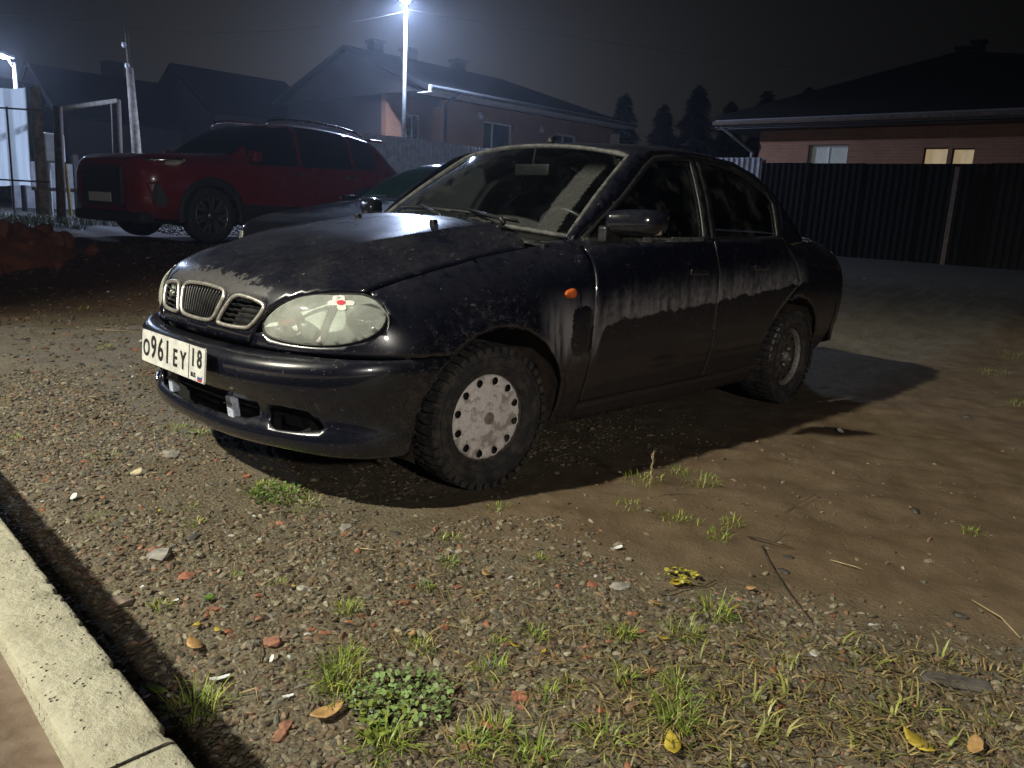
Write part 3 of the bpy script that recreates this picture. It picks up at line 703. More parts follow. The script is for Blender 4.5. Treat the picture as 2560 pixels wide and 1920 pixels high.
# ---- greenhouse
def g_panel(name, outline, holes=(), par=None, mat=None, inset=0., thick=.012, step=.03):
    V, T = tri_panel(outline, step, holes, .016); y = -(Yg(V[:, 0], V[:, 1])-inset); P = np.stack([V[:, 0], y, V[:, 1]], 1)
    return both(name, P, T, mat or PAINT, par or sedan, thick)
fdw = [(1.50, .957), (1.60, 1.040), (1.74, 1.130), (1.87, 1.213), (1.99, 1.283), (2.09, 1.325), (2.23, 1.343), (2.40, 1.348), (2.345, 1.19), (2.278, .974), (1.9, .958)]
rdw = [(2.398, .979), (2.462, 1.19), (2.520, 1.347), (2.67, 1.346), (2.83, 1.329), (3.00, 1.279), (3.14, 1.215), (3.185, 1.17), (3.145, 1.08), (3.11, .99), (2.7, .984)]
fframe = [(1.44, .931), (1.455, .962), (1.58, 1.050), (1.72, 1.142), (1.85, 1.228), (1.97, 1.300), (2.08, 1.349), (2.23, 1.367), (2.462, 1.373), (2.405, 1.19), (2.352, 1.03), (2.345, .970), (1.9, .952)]
rframe = [(2.352, .970), (2.359, 1.03), (2.412, 1.19), (2.469, 1.373), (2.67, 1.371), (2.85, 1.353), (3.03, 1.303), (3.19, 1.230), (3.25, 1.165), (3.20, 1.05), (3.16, .988), (2.75, .982)]
dfr = [(1.432, .93), (1.449, .966), (1.58, 1.056), (1.72, 1.148), (1.85, 1.234), (1.97, 1.306), (2.08, 1.355), (2.23, 1.373), (2.465, 1.379), (2.67, 1.377), (2.855, 1.359), (3.035, 1.309), (3.195, 1.236), (3.257, 1.166), (3.207, 1.05), (3.167, .985), (3.17, .93)]
rail_o = [(1.40, .945), (1.386, .960), (1.497, 1.056), (1.612, 1.147), (1.748, 1.244), (1.871, 1.325), (1.95, 1.357), (2.15, 1.390), (2.48, 1.397), (2.88, 1.380), (3.10, 1.325), (3.24, 1.245), (3.34, 1.12), (3.46, .99), (3.46, .955)]
g_panel('side_frame', rail_o+list(reversed(dfr)))
for s_ in (1, -1):                                               # ledge between the door tops and the narrower cabin
    lx_ = np.linspace(1.25, 3.14, 40); lz_ = np.interp(lx_, [1.25, 1.42, 1.9, 2.36, 3.14], [.930, .928, .947, .965, .984]); A_ = side_project(lx_, lz_)
    bz_ = np.interp(lx_, [1.25, 1.40, 1.9, 2.36, 3.14], [.935, .950, .956, .972, .988]); B_ = np.stack([lx_, -np.minimum(Yg(lx_, bz_), np.interp(lx_, [1.25, 1.40], [.60, .70]))+.004*0, bz_], 1)
    B_[lx_ > 1.41, 1] = -(Yg(lx_, bz_)-.012)[lx_ > 1.41]
    V_ = np.vstack([A_+np.array([0, .004, -.003]), (A_+B_)/2+np.array([0, 0, .006]), B_]); V_[:, 1] *= s_; n_ = len(lx_)
    F_ = [(r*n_+i, r*n_+i+1, (r+1)*n_+i+1, (r+1)*n_+i) for r in range(2) for i in range(n_-1)]; mesh_obj('belt_ledge', V_, [f_[::-1] for f_ in F_] if s_ == -1 else F_, PAINT, sedan)
fsf = g_panel('window_frame', fframe, [fdw], fdoors, BLACKPL)
rsf = g_panel('window_frame', rframe, [rdw], rdoors, BLACKPL)
def grow(o, d): o = np.array(o); c = o.mean(0); return c+(o-c)*(1+d)
g_panel('window_glass', grow(fdw, .02), (), fdoors, GLASS_SIDE, .016, 0, .06)
g_panel('window_glass', grow(rdw, .02), (), rdoors, GLASS_SIDE, .016, 0, .06)
DUSTTRIM = simple('dusty_rubber_trim', (.070, .070, .068), .7, 0, .7, 30)
for s, dr in ((1, fdoors[0]), (-1, fdoors[1])):
    Q = [(x, -s*(Yg(x, z)+.006), z) for x, z in ((1.46, .948), (1.6, .953), (1.8, .958), (2.0, .962), (2.27, .968))]; m = MB()
    for (a, b) in zip(Q[:-1], Q[1:]):
        n = len(m.v); m.v += [(a[0], a[1], a[2]-.012), (b[0], b[1], b[2]-.010), (b[0], b[1]*.992, b[2]+.008), (a[0], a[1]*.992, a[2]+.012)]; m.f.append((n, n+1, n+2, n+3))
    o = m.obj('window_seal', DUSTTRIM, dr); o.modifiers.new('thickness', 'SOLIDIFY').thickness = .006
    # wing mirror: shell, glass and a pale chrome lower edge
    S = np.array([1, s, 1]); mv = []; mf = []; nu, nv = 18, 12
    for i in range(nv+1):
        k = i/nv; yy = -.830-.185*k                               # from the door outwards
        cx_ = 1.50+.105*k; rz_ = (.049+.006*math.sin(k*3))*(1-max(0, k-.72)**2*9)**.5 if k < 1 else .012; rx_ = (.055+.018*math.sin(k*2.4))*(1-max(0, k-.72)**2*9)**.5 if k < 1 else .014
        for j in range(nu):
            a = 2*math.pi*j/nu; ca, sa = math.cos(a), math.sin(a)
            mv.append((cx_+rx_*math.copysign(abs(ca)**.75, ca), yy, 1.030+.008*k+rz_*math.copysign(abs(sa)**.7, sa)))
    for i in range(nv):
        for j in range(nu): mf.append((i*nu+j, i*nu+(j+1) % nu, (i+1)*nu+(j+1) % nu, (i+1)*nu+j))
    mf += [tuple(range(nu-1, -1, -1)), tuple(nv*nu+j for j in range(nu))]
    if s == -1: mf = [t_[::-1] for t_ in mf]
    mir = mesh_obj('wing_mirror', np.array(mv)*S, mf, simple('mirror_shell%d' % s, (.010, .011, .016), .18, 0, .3, 30, Coat_Weight=.6), sedan)
    mg = MB(); mg.tube([Vector((1.50+.105*k, s*(-.86-.14*k), .990+.012*k*k)) for k in np.linspace(0, 1, 8)], [.008+.007*k for k in np.linspace(0, 1, 8)], 8); mg.obj('mirror_edge', CHROME, mir, True)
    mg = MB(); mg.box((1.43, s*-.80 if s == 1 else .80, .945), (1.56, s*-.845 if s == 1 else .845, 1.015)); bevel(mg.obj('mirror_foot', BLACKPL, mir), .012, 3)
    # door handles
    for dd, hx, hz in ((dr, 2.20, .812), (rdoors[0] if s == 1 else rdoors[1], 2.83, .825)):
        p = side_project(np.array([hx]), np.array([hz]))[0]; m = MB(); m.box((hx-.085, p[1]-.016, hz-.018), (hx+.085, p[1]+.004, hz+.018)); m.v = [tuple(np.array(v_)*S) for v_ in m.v]
        if s == -1: m.f = [t_[::-1] for t_ in m.f]
        bevel(m.obj('door_handle', PAINT, dd), .010, 3)
# orange side repeaters
for s, fd in ((1, fenders[0]), (-1, fenders[1])):
    p = side_project(np.array([1.262]), np.array([.742]))[0]; v = []; f = []
    for i in range(6):
        k = i/5
        for j in range(16):
            a = 2*math.pi*j/16; rx_ = .037*(1-.25*math.cos(a)) ; v.append((p[0]+rx_*math.cos(a)*math.cos(k*math.pi/2), s*(p[1]-.003-.014*math.sin(k*math.pi/2)), p[2]+.021*math.sin(a)*math.cos(k*math.pi/2)))
    for i in range(5):
        for j in range(16): f.append((i*16+j, i*16+(j+1) % 16, (i+1)*16+(j+1) % 16, (i+1)*16+j))
    mesh_obj('side_repeater', v, f, AMBER, fd)
# ---- windscreen, roof, rear window, boot
def ws_point(v, w):          # v 0..1 up, w -1..1 across
    bx_, by_, bz_ = 1.215+.185*w*w, .668*w, 1.005-.045*w*w
    tx_, ty_, tz_ = 1.895+.035*w*w, .560*w, 1.385-.043*w*w-.010*w**4
    p = np.stack([bx_+(tx_-bx_)*v, by_+(ty_-by_)*v, bz_+(tz_-bz_)*v], -1); b = .024*np.sin(np.pi*v)*(1-.6*w*w)
    return p+np.stack([-b*.55, 0*b, b*.85], -1)
def grid_patch(fn, nu, nv, u0=0, u1=1, v0=-1, v1=1):
    U, W_ = np.meshgrid(np.linspace(u0, u1, nu), np.linspace(v0, v1, nv), indexing='ij'); P = fn(U, W_).reshape(-1, 3)
    T = [(i*nv+j, i*nv+j+1, (i+1)*nv+j+1, (i+1)*nv+j) for i in range(nu-1) for j in range(nv-1)]
    return P, np.array(T)
def patch(name, fn, nu, nv, mat, par, up=(0, 0, 1), thick=0, **kw):
    P, Q = grid_patch(fn, nu, nv, **kw); n = np.cross(P[Q[:, 1]]-P[Q[:, 0]], P[Q[:, 3]]-P[Q[:, 0]])
    if np.sum(n*np.array(up)) < 0: Q = Q[:, ::-1]
    o = mesh_obj(name, P, Q, mat, par)
    if thick: mm = o.modifiers.new('thickness', 'SOLIDIFY'); mm.thickness = thick; mm.offset = -1
    return o
wsg = patch('windscreen', ws_point, 22, 30, GLASS_WS, sedan)
def frame_line(fn, pts, r, nm, mat, par, closed=True):
    Q = [fn(np.array(a), np.array(b)) for a, b in pts]; v, f = tube(Q, r, 8, closed); return mesh_obj(nm, v, f, mat, par)
def around(n=24): return [(0, -1+2*i/n) for i in range(n)]+[(i/n, 1) for i in range(n)]+[(1, 1-2*i/n) for i in range(n)]+[(1-i/n, -1) for i in range(n)]
frame_line(ws_point, around(), .011, 'windscreen_seal', DUSTTRIM, wsg)
zroof = crspline([(1.89, 1.380), (1.99, 1.403), (2.13, 1.421), (2.32, 1.434), (2.5, 1.437), (2.75, 1.427), (3.0, 1.398), (3.13, 1.372)], 8)
def roof_pt(u, w):
    x = 1.899+.037*w*w+(3.12-1.93)*u; zc = np.interp(x, zroof[:, 0], zroof[:, 1])
    hw = .566+.020*np.sin(np.pi*u); return np.stack([x, hw*w, zc-.030*w*w-.022*np.abs(w)**9], -1)
roof = patch('roof', roof_pt, 40, 36, PAINT, sedan, thick=.02)
def rw_pt(v, w):
    bx_, by_, bz_ = 3.56-.06*w*w, .66*w, 1.035-.03*w*w; tx_, ty_, tz_ = 3.125-.02*w*w, .545*w, 1.370-.05*w*w
    p = np.stack([bx_+(tx_-bx_)*v, by_+(ty_-by_)*v, bz_+(tz_-bz_)*v], -1); b = .03*np.sin(np.pi*v); return p+np.stack([b*.6, 0*b, b*.8], -1)
rwg = patch('rear_window', rw_pt, 14, 18, GLASS_SIDE, sedan); frame_line(rw_pt, around(), .010, 'rear_window_seal', RUBBER, rwg)
for s in (1, -1):                                                    # rear roof posts beside the rear window
    def cp(u, w, s=s):
        a = rw_pt(u, np.array(1.0)); zz = a[..., 2]-.02; b = np.stack([3.46-.32*u**1.3, .0*u+(Yg(3.4-.2*u, .97+.28*u)), .965+.30*u], -1); k = (w+1)/2; P = a+(b-a)*k[..., None]; P[..., 1] *= s; return P
    patch('rear_post', cp, 10, 5, PAINT, sedan, (0, -s, 0) if s == -1 else (0, 1, 0))
V, T = tri_panel([(3.50, -.64), (3.8, -.665), (4.0, -.64), (4.03, -.5), (4.045, 0), (4.03, .5), (4.0, .64), (3.8, .665), (3.50, .64), (3.56, 0)], .04)
Q = project(np.stack([V[:, 0], V[:, 1], 1.5+0*V[:, 0]], 1), np.tile([0, 0, -1.], (len(V), 1)), 0, 1.0)[0]
boot = panel('boot_lid', Q, T, PAINT, sedan, (0, 0, 1), .015)
rear_s = 4.215
V, T = tri_panel([(-.98, .34), (-.7, .28), (.7, .28), (.98, .34), (.98, .62), (-.98, .62)], .04); Q = bumper(V[:, 0], np.interp(V[:, 1], [.28, .62], [.36, .54])); Q[:, 2] = V[:, 1]; Q[:, 0] = rear_s-Q[:, 0]*.62
panel('rear_bumper', Q, T, PAINT, sedan, (1, 0, 0), .02)
V, T = tri_panel([(-.55, .62), (.55, .62), (.55, .965), (-.55, .965)], .04); Q = np.stack([4.135-.10*(V[:, 0]/.7)**2-.25*np.clip(V[:, 1]-.85, 0, 1), V[:, 0], V[:, 1]], 1); panel('boot_face', Q, T, PAINT, sedan, (1, 0, 0), .01)
for s in (1, -1):
    V, T = tri_panel([(.50, .66), (.69, .66), (.70, .80), (.69, .88), (.50, .92)], .03); Q = np.stack([4.09-.10*(V[:, 0]/.7)**2-.18*np.clip((V[:, 0]-.55)/.2, 0, 1)**2, -s*V[:, 0], V[:, 1]], 1); panel('tail_light', Q, T, TAILRED, sedan, (1, 0, 0), .01)
# cowl, wipers, nozzles, aerial
m = MB()
for i in range(21):
    w = -1+i/10; m.v += [(1.125+.09*w*w, .66*w, .972-.045*w*w), (1.232+.185*w*w, .675*w, .996-.044*w*w)]
for i in range(20): m.f.append((2*i, 2*i+1, 2*i+3, 2*i+2))
m.obj('cowl_panel', BLACKPL, sedan, True).modifiers.new('thickness', 'SOLIDIFY').thickness = .01
def on_ws(v, w, off=.014): return ws_point(np.array(v), np.array(w))+np.array([-.55, 0, .84])*off
for (wa, wb, va, vb) in ((-.10, .52, .055, .10), (-.62, .02, .05, .075)):
    piv = Vector((1.20, .75*wa-.02, 1.0)); arm = MB(); mid = Vector(on_ws((va+vb)/2, (wa+wb)/2, .03)); arm.tube([piv, piv+Vector((0, .02, .022)), mid], [.012, .010, .005], 6); wp = arm.obj('wiper', BLACKPL, sedan, True)
    bl = MB(); bl.tube([Vector(on_ws(va+(vb-va)*k, wa-.05+(wb-wa+.1)*k, .012)) for k in np.linspace(0, 1, 10)], .006, 6); bl.obj('wiper_blade', RUBBER, wp, True)
for y in (-.31, .22):
    z = float(hood_project(np.array([hood_a(.96, .97)]), np.array([y]))[0][2]); xx = float(hood_project(np.array([hood_a(.96, .97)]), np.array([y]))[0][0]); m = MB(); m.box((xx-.012, y-.014, z+.006), (xx+.016, y+.014, z+.030)); bevel(m.obj('washer_nozzle', BLACKPL, hood), .006)
m = MB(); m.tube([(2.00, 0, 1.40), (2.010, 0, 1.425), (2.025, 0, 1.436), (2.045, 0, 1.437)], [.020, .017, .012, .008], 10); m.obj('aerial_base', BLACKPL, roof, True)
# ---- wheels
def wheel(x, y, steer, capped, nm='wheel'):
    w = thing(nm, None, None); w.location = (0, 0, 0); del_keys = [k for k in w.keys()]
    Rr, hw = .286, .092
    prof = [(.172, -hw*.80), (.178, -hw*.92), (.195, -hw*1.02), (.225, -hw*1.06), (.252, -hw*1.0), (.266, -hw*.88), (.272, -hw*.72), (.273, 0), (.272, hw*.72), (.266, hw*.88), (.252, hw), (.225, hw*1.06), (.195, hw), (.172, hw*.8)]
    m = MB(); m.lathe(prof, 72)
    N = 42
    for i in range(N):                                            # tread blocks
        for row, (y0, y1, sk, dr) in enumerate(((-.097, -.052, .10, .0), (-.046, -.006, -.25, .0), (.006, .046, .25, .5), (.052, .097, -.10, .5))):
            a0 = 2*math.pi*(i+dr)/N; da = 2*math.pi/N*.60; pts = []
            for aa, yy in ((0, y0), (1, y0), (1, y1), (0, y1)):
                a = a0+da*aa+sk*(yy-y0)*2; rr_ = Rr-(.008 if abs(yy) > .08 else 0); pts.append((rr_*math.cos(a), yy, rr_*math.sin(a), a))
            low = [((.254 if abs(p[1]) > .08 else .268)*math.cos(p[3]), p[1]*(1.0 if abs(p[1]) > .08 else 1), (.254 if abs(p[1]) > .08 else .268)*math.sin(p[3])) for p in pts]
            m.add([p[:3] for p in pts]+low, [(0, 1, 2, 3), (0, 4, 5, 1), (1, 5, 6, 2), (2, 6, 7, 3), (3, 7, 4, 0)])
    t_ = m.obj('tyre', TYRE, w, True); me = t_.data
    me.polygons.foreach_set('use_smooth', [i < 72*(len(prof)-1) for i in range(len(me.polygons))])
    for k in (.205, .238): v, f = tube([(k*math.cos(a), -hw*1.045, k*math.sin(a)) for a in np.linspace(0, 2*math.pi, 60, endpoint=False)], .0022, 4, True); mesh_obj('sidewall_ridge', v, f, TYRE, t_)
    rm = MB(); rm.lathe([(.178, -.078), (.180, -.070), (.170, -.066), (.166, -.055), (.160, -.045), (.158, .07)], 56); rim = rm.obj('rim', STEELEDGE if not capped else STEEL, w, True)
    if capped:
        holes = []
        for k in range(12):
            a = 2*math.pi*(k+.3)/12; holes.append([(.144*math.cos(a)+(.0175*math.cos(b))*math.cos(a)-.0150*math.sin(b)*math.sin(a), .144*math.sin(a)+.0175*math.cos(b)*math.sin(a)+.0150*math.sin(b)*math.cos(a)) for b in np.linspace(0, 2*math.pi, 12, endpoint=False)])
        V, T = tri_panel([(.170*math.cos(a), .170*math.sin(a)) for a in np.linspace(0, 2*math.pi, 72, endpoint=False)], .014, holes, .008)
        r = np.hypot(V[:, 0], V[:, 1]); yy = -.070-.010*np.clip(1-(r/.12)**4, 0, 1)+.012*sst(.160, .170, r)+.006*np.exp(-((r-.122)/.006)**2)-.004*np.exp(-((r-.045)/.01)**2)
        cp_ = panel('hub_cap', np.stack([V[:, 0], yy, V[:, 1]], 1), T, CAP, w, (0, -1, 0), .004)
        mm = MB(); mm.lathe([(0, -.083), (.018, -.083), (.024, -.081), (.026, -.076)], 24); mm.obj('hub_badge', STEELEDGE, cp_, True)
        for k in range(4): a = R(45+90*k); mm = MB(); mm.lathe([(0, -.007), (.008, -.006), (.010, 0)], 10, 'y', (.058*math.cos(a), -.079, .058*math.sin(a))); mm.obj('hub_bolt_cover', CAP, cp_, True)
        mm = MB(); mm.lathe([(0, -.045), (.158, -.045)], 40); mm.obj('wheel_disc', DARKVOID, w, True)
    else:
        dp = [(0, -.052), (.030, -.052), (.034, -.045), (.055, -.040), (.066, -.058), (.098, -.060), (.112, -.046), (.130, -.040), (.152, -.046), (.158, -.03)]
        mm = MB(); mm.lathe(dp, 48); ds = mm.obj('wheel_disc', STEEL, w, True)
        mm = MB(); mm.lathe([(0, -.075), (.024, -.073), (.030, -.060), (.031, -.045)], 20); mm.obj('hub_cover', STEELEDGE, ds, True)
        for k in range(4): a = R(20+90*k); mm = MB(); mm.lathe([(0, -.072), (.010, -.071), (.011, -.055)], 6, 'y', (.050*math.cos(a), 0, .050*math.sin(a))); mm.obj('wheel_bolt', STEELEDGE, ds, True)
        for k in range(12): a = R(30*k); mm = MB(); mm.lathe([(0, -.0455), (.011, -.0455)], 10, 'y', (.136*math.cos(a), 0, .136*math.sin(a))); mm.obj('vent_hole', DARKVOID, ds, False)
    w.matrix_basis = Matrix.Translation((x, y, Rr-.006)) @ Matrix.Rotation(steer if y < 0 else math.pi+steer, 4, 'Z') @ Matrix.Rotation(rnd.uniform(0, 6), 4, 'Y')
    w.parent = sedan; w.matrix_parent_inverse = Matrix.Translation((-2.1, 0, 0)); return w
wheel(.850, -.728, R(-5), True); wheel(.850, .728, R(-5), False); wheel(3.355, -.735, 0, False); wheel(3.355, .735, 0, False)
for (cx_, rr_) in ((.862, .388), (3.35, .372)):
    for s in (1, -1):
        v, f = lathe([(rr_, -.800), (rr_, -.50), (.02, -.50)], 26, 'y', (cx_, 0, .285), R(-18), R(198))
        mesh_obj('wheel_well', [(a, b*s, c_) for a, b, c_ in v], f, MUDDARK, sedan)
m = MB(); m.box((.46, -.66, .180), (4.0, .66, .215)); m.box((.15, -.36, .225), (.22, .36, .54)); m.box((.22, -.56, .225), (.30, .56, .54)); m.box((.16, -.36, .212), (.32, .36, .224)); m.box((.24, -.54, .212), (.40, .54, .2245)); m.box((.36, -.64, .2115), (.48, .64, .225)); m.box((1.22, -.70, .2), (1.25, .70, .93)); m.obj('underbody', DARKVOID, sedan)
m = MB(); tr_ = [bumper(np.array([t_]), np.array([.216]))[0] for t_ in np.linspace(-.90, .90, 37)]
m.add([(p[0]+.018, p[1]*.98, .214) for p in tr_]+[(.62, p[1]*.94, .214) for p in tr_], [(i, i+1, 37+i+1, 37+i) for i in range(36)]); m.obj('undertray', DARKVOID, sedan)
m = MB(); m.box((1.26, -.76, .20), (3.45, .76, .22)); m.box((3.42, -.72, .20), (3.45, .72, .98)); m.obj('cabin_floor', DASH, sedan)
# ---- cabin
def cushion(name, a, b, mat, par, M=None, bw=.05): m = MB(); m.box(a, b, M); return bevel(m.obj(name, mat, par, True), bw, 4)
v = []; f = []
for i in range(13):
    w = -1+i/6
    for (x, z) in ((1.26, .955), (1.42, .965), (1.62, .955), (1.70, .90), (1.70, .62)): v.append((x+.05*w*w*(x < 1.5), .70*w, z-.02*w*w))
for i in range(12):
    for j in range(4): f.append((i*5+j, i*5+j+1, (i+1)*5+j+1, (i+1)*5+j))
mesh_obj('dashboard', v, f, DASH, sedan)
SM = Matrix.Translation((1.79, -.36, .91)) @ Matrix.Rotation(R(62), 4, 'Y')
v, f = tube([SM @ Vector((.185*math.cos(a), .185*math.sin(a), 0)) for a in np.linspace(0, 2*math.pi, 40, endpoint=False)], .014, 8, True); swh = mesh_obj('steering_wheel', v, f, BLACKPL, sedan)
m = MB(); m.box((-.05, -.17, -.02), (.03, .17, .01), SM); m.box((-.06, -.06, -.03), (.06, .06, .02), SM); bevel(m.obj('steering_spokes', BLACKPL, swh), .01)
for s in (-1, 1):
    st_ = cushion('front_seat', (2.02, s*.36-.24, .30), (2.56, s*.36+.24, .48), SEAT, sedan, None, .06)
    cushion('seat_backrest', (-.07, -.24, 0), (.07, .24, .62), SEAT, st_, Matrix.Translation((2.52, s*.36, .46)) @ Matrix.Rotation(R(14), 4, 'Y'), .06)
    cushion('headrest', (-.05, -.13, 0), (.05, .13, .20), SEAT, st_, Matrix.Translation((2.69, s*.36, 1.08)) @ Matrix.Rotation(R(8), 4, 'Y'), .045)
rs = cushion('rear_seat', (3.0, -.62, .30), (3.4, .62, .50), SEAT, sedan, None, .05); cushion('seat_backrest', (-.08, -.62, 0), (.08, .62, .52), SEAT, rs, Matrix.Translation((3.36, 0, .48)) @ Matrix.Rotation(R(10), 4, 'Y'), .05)
cushion('rear_view_mirror', (1.87, -.12, 1.235), (1.89, .12, 1.295), BLACKPL, sedan, None, .008)
m = MB(); m.tube([(1.90, 0, 1.375), (1.885, 0, 1.29)], .008, 6); m.obj('mirror_stalk', BLACKPL, sedan)
# ------------------------------------------------------------------ surroundings
def brick_material(name, c1, c2, mortar):
    t = NT(name); c = t.coord(); X, Y, Z = t.sep(c); nrm = t.sep(t.node('ShaderNodeNewGeometry').outputs['Normal'])
    u = t.mixf(t.ss(t.math('ABSOLUTE', nrm[0]), .4, .6), X, Y)
    b = t.node('ShaderNodeTexBrick'); t.put(b.inputs['Vector'], t.comb(u, Z, 0)); b.inputs['Scale'].default_value = 1; b.inputs['Mortar Size'].default_value = .012
    b.inputs['Brick Width'].default_value = .26; b.inputs['Row Height'].default_value = .077; t.put(b.inputs['Color1'], c1); t.put(b.inputs['Color2'], c2); t.put(b.inputs['Mortar'], mortar)
    n = t.noise(c, 1.2, 5); t.set(Base_Color=t.mix(t.mul(t.ss(n, .4, .7), .35), b.outputs[0], tuple(k*.6 for k in c1)), Roughness=.88); t.bump(b.outputs['Fac'], -.4, .01); return t.m
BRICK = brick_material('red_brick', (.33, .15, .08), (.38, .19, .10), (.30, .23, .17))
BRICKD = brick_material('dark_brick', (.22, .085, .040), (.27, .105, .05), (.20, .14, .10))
def roof_material(name, col):
    t = NT(name); c = t.coord(); n = t.noise(c, 2.5, 5); t.set(Base_Color=t.mix(n, tuple(k*.7 for k in col), tuple(k*1.3 for k in col)), Roughness=.9, Specular_IOR_Level=.15); return t.m
ROOF = roof_material('dark_metal_roof', (.010, .0095, .011)); ROOFB = roof_material('brown_roof', (.006, .005, .0045))
WHITEPL = simple('white_plastic', (.62, .63, .63), .4, 0, .12, 12)
GREYPL = simple('grey_plastic', (.30, .31, .33), .5, 0, .15, 12)
def pane_material(name, col, em=0., emc=(1, .8, .5)):
    t = NT(name); n = t.noise(t.scale(t.coord(), (1, 1, .25)), 9, 3); t.set(Base_Color=t.mix(n, tuple(k*.7 for k in col), col), Roughness=.08, Specular_IOR_Level=.6)
    if em: t.set(Emission_Color=t.mix(t.ss(n, .3, .7), tuple(k*.82 for k in emc), emc), Emission_Strength=em)
    return t.m
PANE = pane_material('dark_window_pane', (.012, .014, .018))
PANEW = pane_material('curtained_window', (.45, .45, .40), .055, (.80, .86, .80))
PANEL_ = pane_material('lit_window', (.5, .42, .3), .30, (1.0, .76, .42))
WOODPOLE = simple('weathered_wood_pole', (.21, .18, .15), .9, 0, .6, 8)
GALV = simple('galvanised_steel', (.20, .205, .21), .5, .6, .25, 10)
RUSTPIPE = simple('rusty_pipe', (.085, .06, .045), .8, .2, .7, 14)
def wallbox(m, x0, x1, y0, y1, z0, z1): m.box((x0, y0, z0), (x1, y1, z1))
def wall_with_holes(name, mat, par, axis_, pos, a0, a1, z0, z1, holes, th_=.25):
    """upright wall slab with real openings; axis_ 'x' = runs along x at y=pos"""
    xs = sorted({a0, a1, *[h[0] for h in holes], *[h[1] for h in holes]}); zs = sorted({z0, z1, *[h[2] for h in holes], *[h[3] for h in holes]}); m = MB()
    for xa, xb in zip(xs[:-1], xs[1:]):
        for za, zb in zip(zs[:-1], zs[1:]):
            cx_, cz_ = (xa+xb)/2, (za+zb)/2
            if any(h[0] < cx_ < h[1] and h[2] < cz_ < h[3] for h in holes): continue
            if axis_ == 'x': m.box((xa, pos, za), (xb, pos+th_, zb))
            else: m.box((pos, xa, za), (pos+th_, xb, zb))
    return m.obj(name, mat, par)
def window(par, axis_, pos, a0, a1, z0, z1, pane, frame=WHITEPL, mull=(), depth_=.10, bar=.06):
    w = None; m = MB(); b = bar
    def bx(aa, ab, za, zb, d0, d1, mm):
        if axis_ == 'x': mm.box((aa, pos+d0, za), (ab, pos+d1, zb))
        else: mm.box((pos+d0, aa, za), (pos+d1, ab, zb))
    bx(a0, a1, z0, z0+b, depth_, depth_+.07, m); bx(a0, a1, z1-b, z1, depth_, depth_+.07, m); bx(a0, a0+b, z0+b, z1-b, depth_, depth_+.07, m); bx(a1-b, a1, z0+b, z1-b, depth_, depth_+.07, m)
    for k in mull: bx(a0+(a1-a0)*k-b/2, a0+(a1-a0)*k+b/2, z0+b, z1-b, depth_, depth_+.07, m)
    w = m.obj('window', frame, par); m = MB(); bx(a0+b*.5, a1-b*.5, z0+b*.5, z1-b*.5, depth_+.03, depth_+.05, m); m.obj('pane', pane, w)
    m = MB(); bx(a0-.04, a1+.04, z0-.04, z0-.005, -.06, depth_, m); m.obj('sill', frame, w); return w
GZ0 = .43
PLANK = simple('dark_plank_wall', (.030, .024, .024), .85, 0, .5, 6)
# ---- long brick house with a gable on one end and a hip on the other
h = thing('brick_house', 'long single-storey red brick house with dark roof and pale eaves boards behind the lamp post', 'house', (20, 19, GZ0))
x0, x1, yf, yb_ = 16.1, 24.5, 17.0, 25.0
wall_with_holes('wall', BRICK, h, 'x', yf, x0, x1, GZ0, 4.30, [(17.75, 19.12, 2.35, 3.86), (21.3, 22.5, 2.55, 3.82)])
m = MB(); m.box((15.3, 19.25, GZ0), (15.55, yb_, 4.6)); m.obj('end_wall', PLANK, h); m = MB(); m.box((x1, yf, GZ0), (x1+.25, yb_, 4.3)); m.box((15.55, yb_-.25, GZ0), (x1, yb_, 4.3)); m.obj('side_wall', BRICK, h)
m = MB(); m.box((17.2, yf+.26, GZ0), (17.4, 19.0, 4.3)); m.obj('porch_wall', BRICK, h)
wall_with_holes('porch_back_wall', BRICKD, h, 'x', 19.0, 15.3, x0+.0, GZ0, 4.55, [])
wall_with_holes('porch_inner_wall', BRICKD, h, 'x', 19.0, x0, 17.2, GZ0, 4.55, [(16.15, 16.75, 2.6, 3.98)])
V = [(15.3, 17.0, 4.45), (15.3, yb_, 4.45), (15.3, 20.9, 5.95)]; mesh_obj('gable', V, [(0, 1, 2)], PLANK, h, False).modifiers.new('t', 'SOLIDIFY').thickness = .2
# roof: slab thickness with overhang
def roof_slab(par, name, quads, mat, th_=.14):
    o = mesh_obj(name, [p for q_ in quads for p in q_], [tuple(range(sum(len(r) for r in quads[:i]), sum(len(r) for r in quads[:i+1]))) for i in range(len(quads))], mat, par, False)
    mm = o.modifiers.new('t', 'SOLIDIFY'); mm.thickness = th_; mm.offset = -1; return o
RA = (14.95, 20.9, 6.08)
E0, E1 = (15.1, 16.45, 4.52), (25.1, 16.45, 4.50)
rf = roof_slab(h, 'roof', [[(14.95, 16.45, 4.52), E1, (22.2, 20.9, 6.06), RA], [(14.95, 25.5, 4.5), RA, (22.2, 20.9, 6.06), (25.1, 25.5, 4.5)], [E1, (25.1, 25.5, 4.5), (22.2, 20.9, 6.06)]], ROOF)
for (a, b) in (((14.92, 16.40, 4.36), (25.15, 16.40, 4.36)),):
    m = MB(); m.box((a[0], a[1]-.02, 4.34), (b[0], a[1]+.06, 4.54)); m.obj('eaves_board', WHITEPL, h)
    m = MB(); m.box((a[0], 16.46, 4.33), (b[0], 16.98, 4.36)); m.obj('soffit', WHITEPL, h)
    m = MB(); m.tube([(a[0], 16.33, 4.47), (b[0], 16.33, 4.44)], .06, 8); m.obj('gutter', GALV, h)
m = MB(); m.tube([(16.0, 16.36, 4.42), (16.0, 16.9, 4.1), (16.0, 16.93, .5)], .05, 8); m.obj('downpipe', ROOF, h)
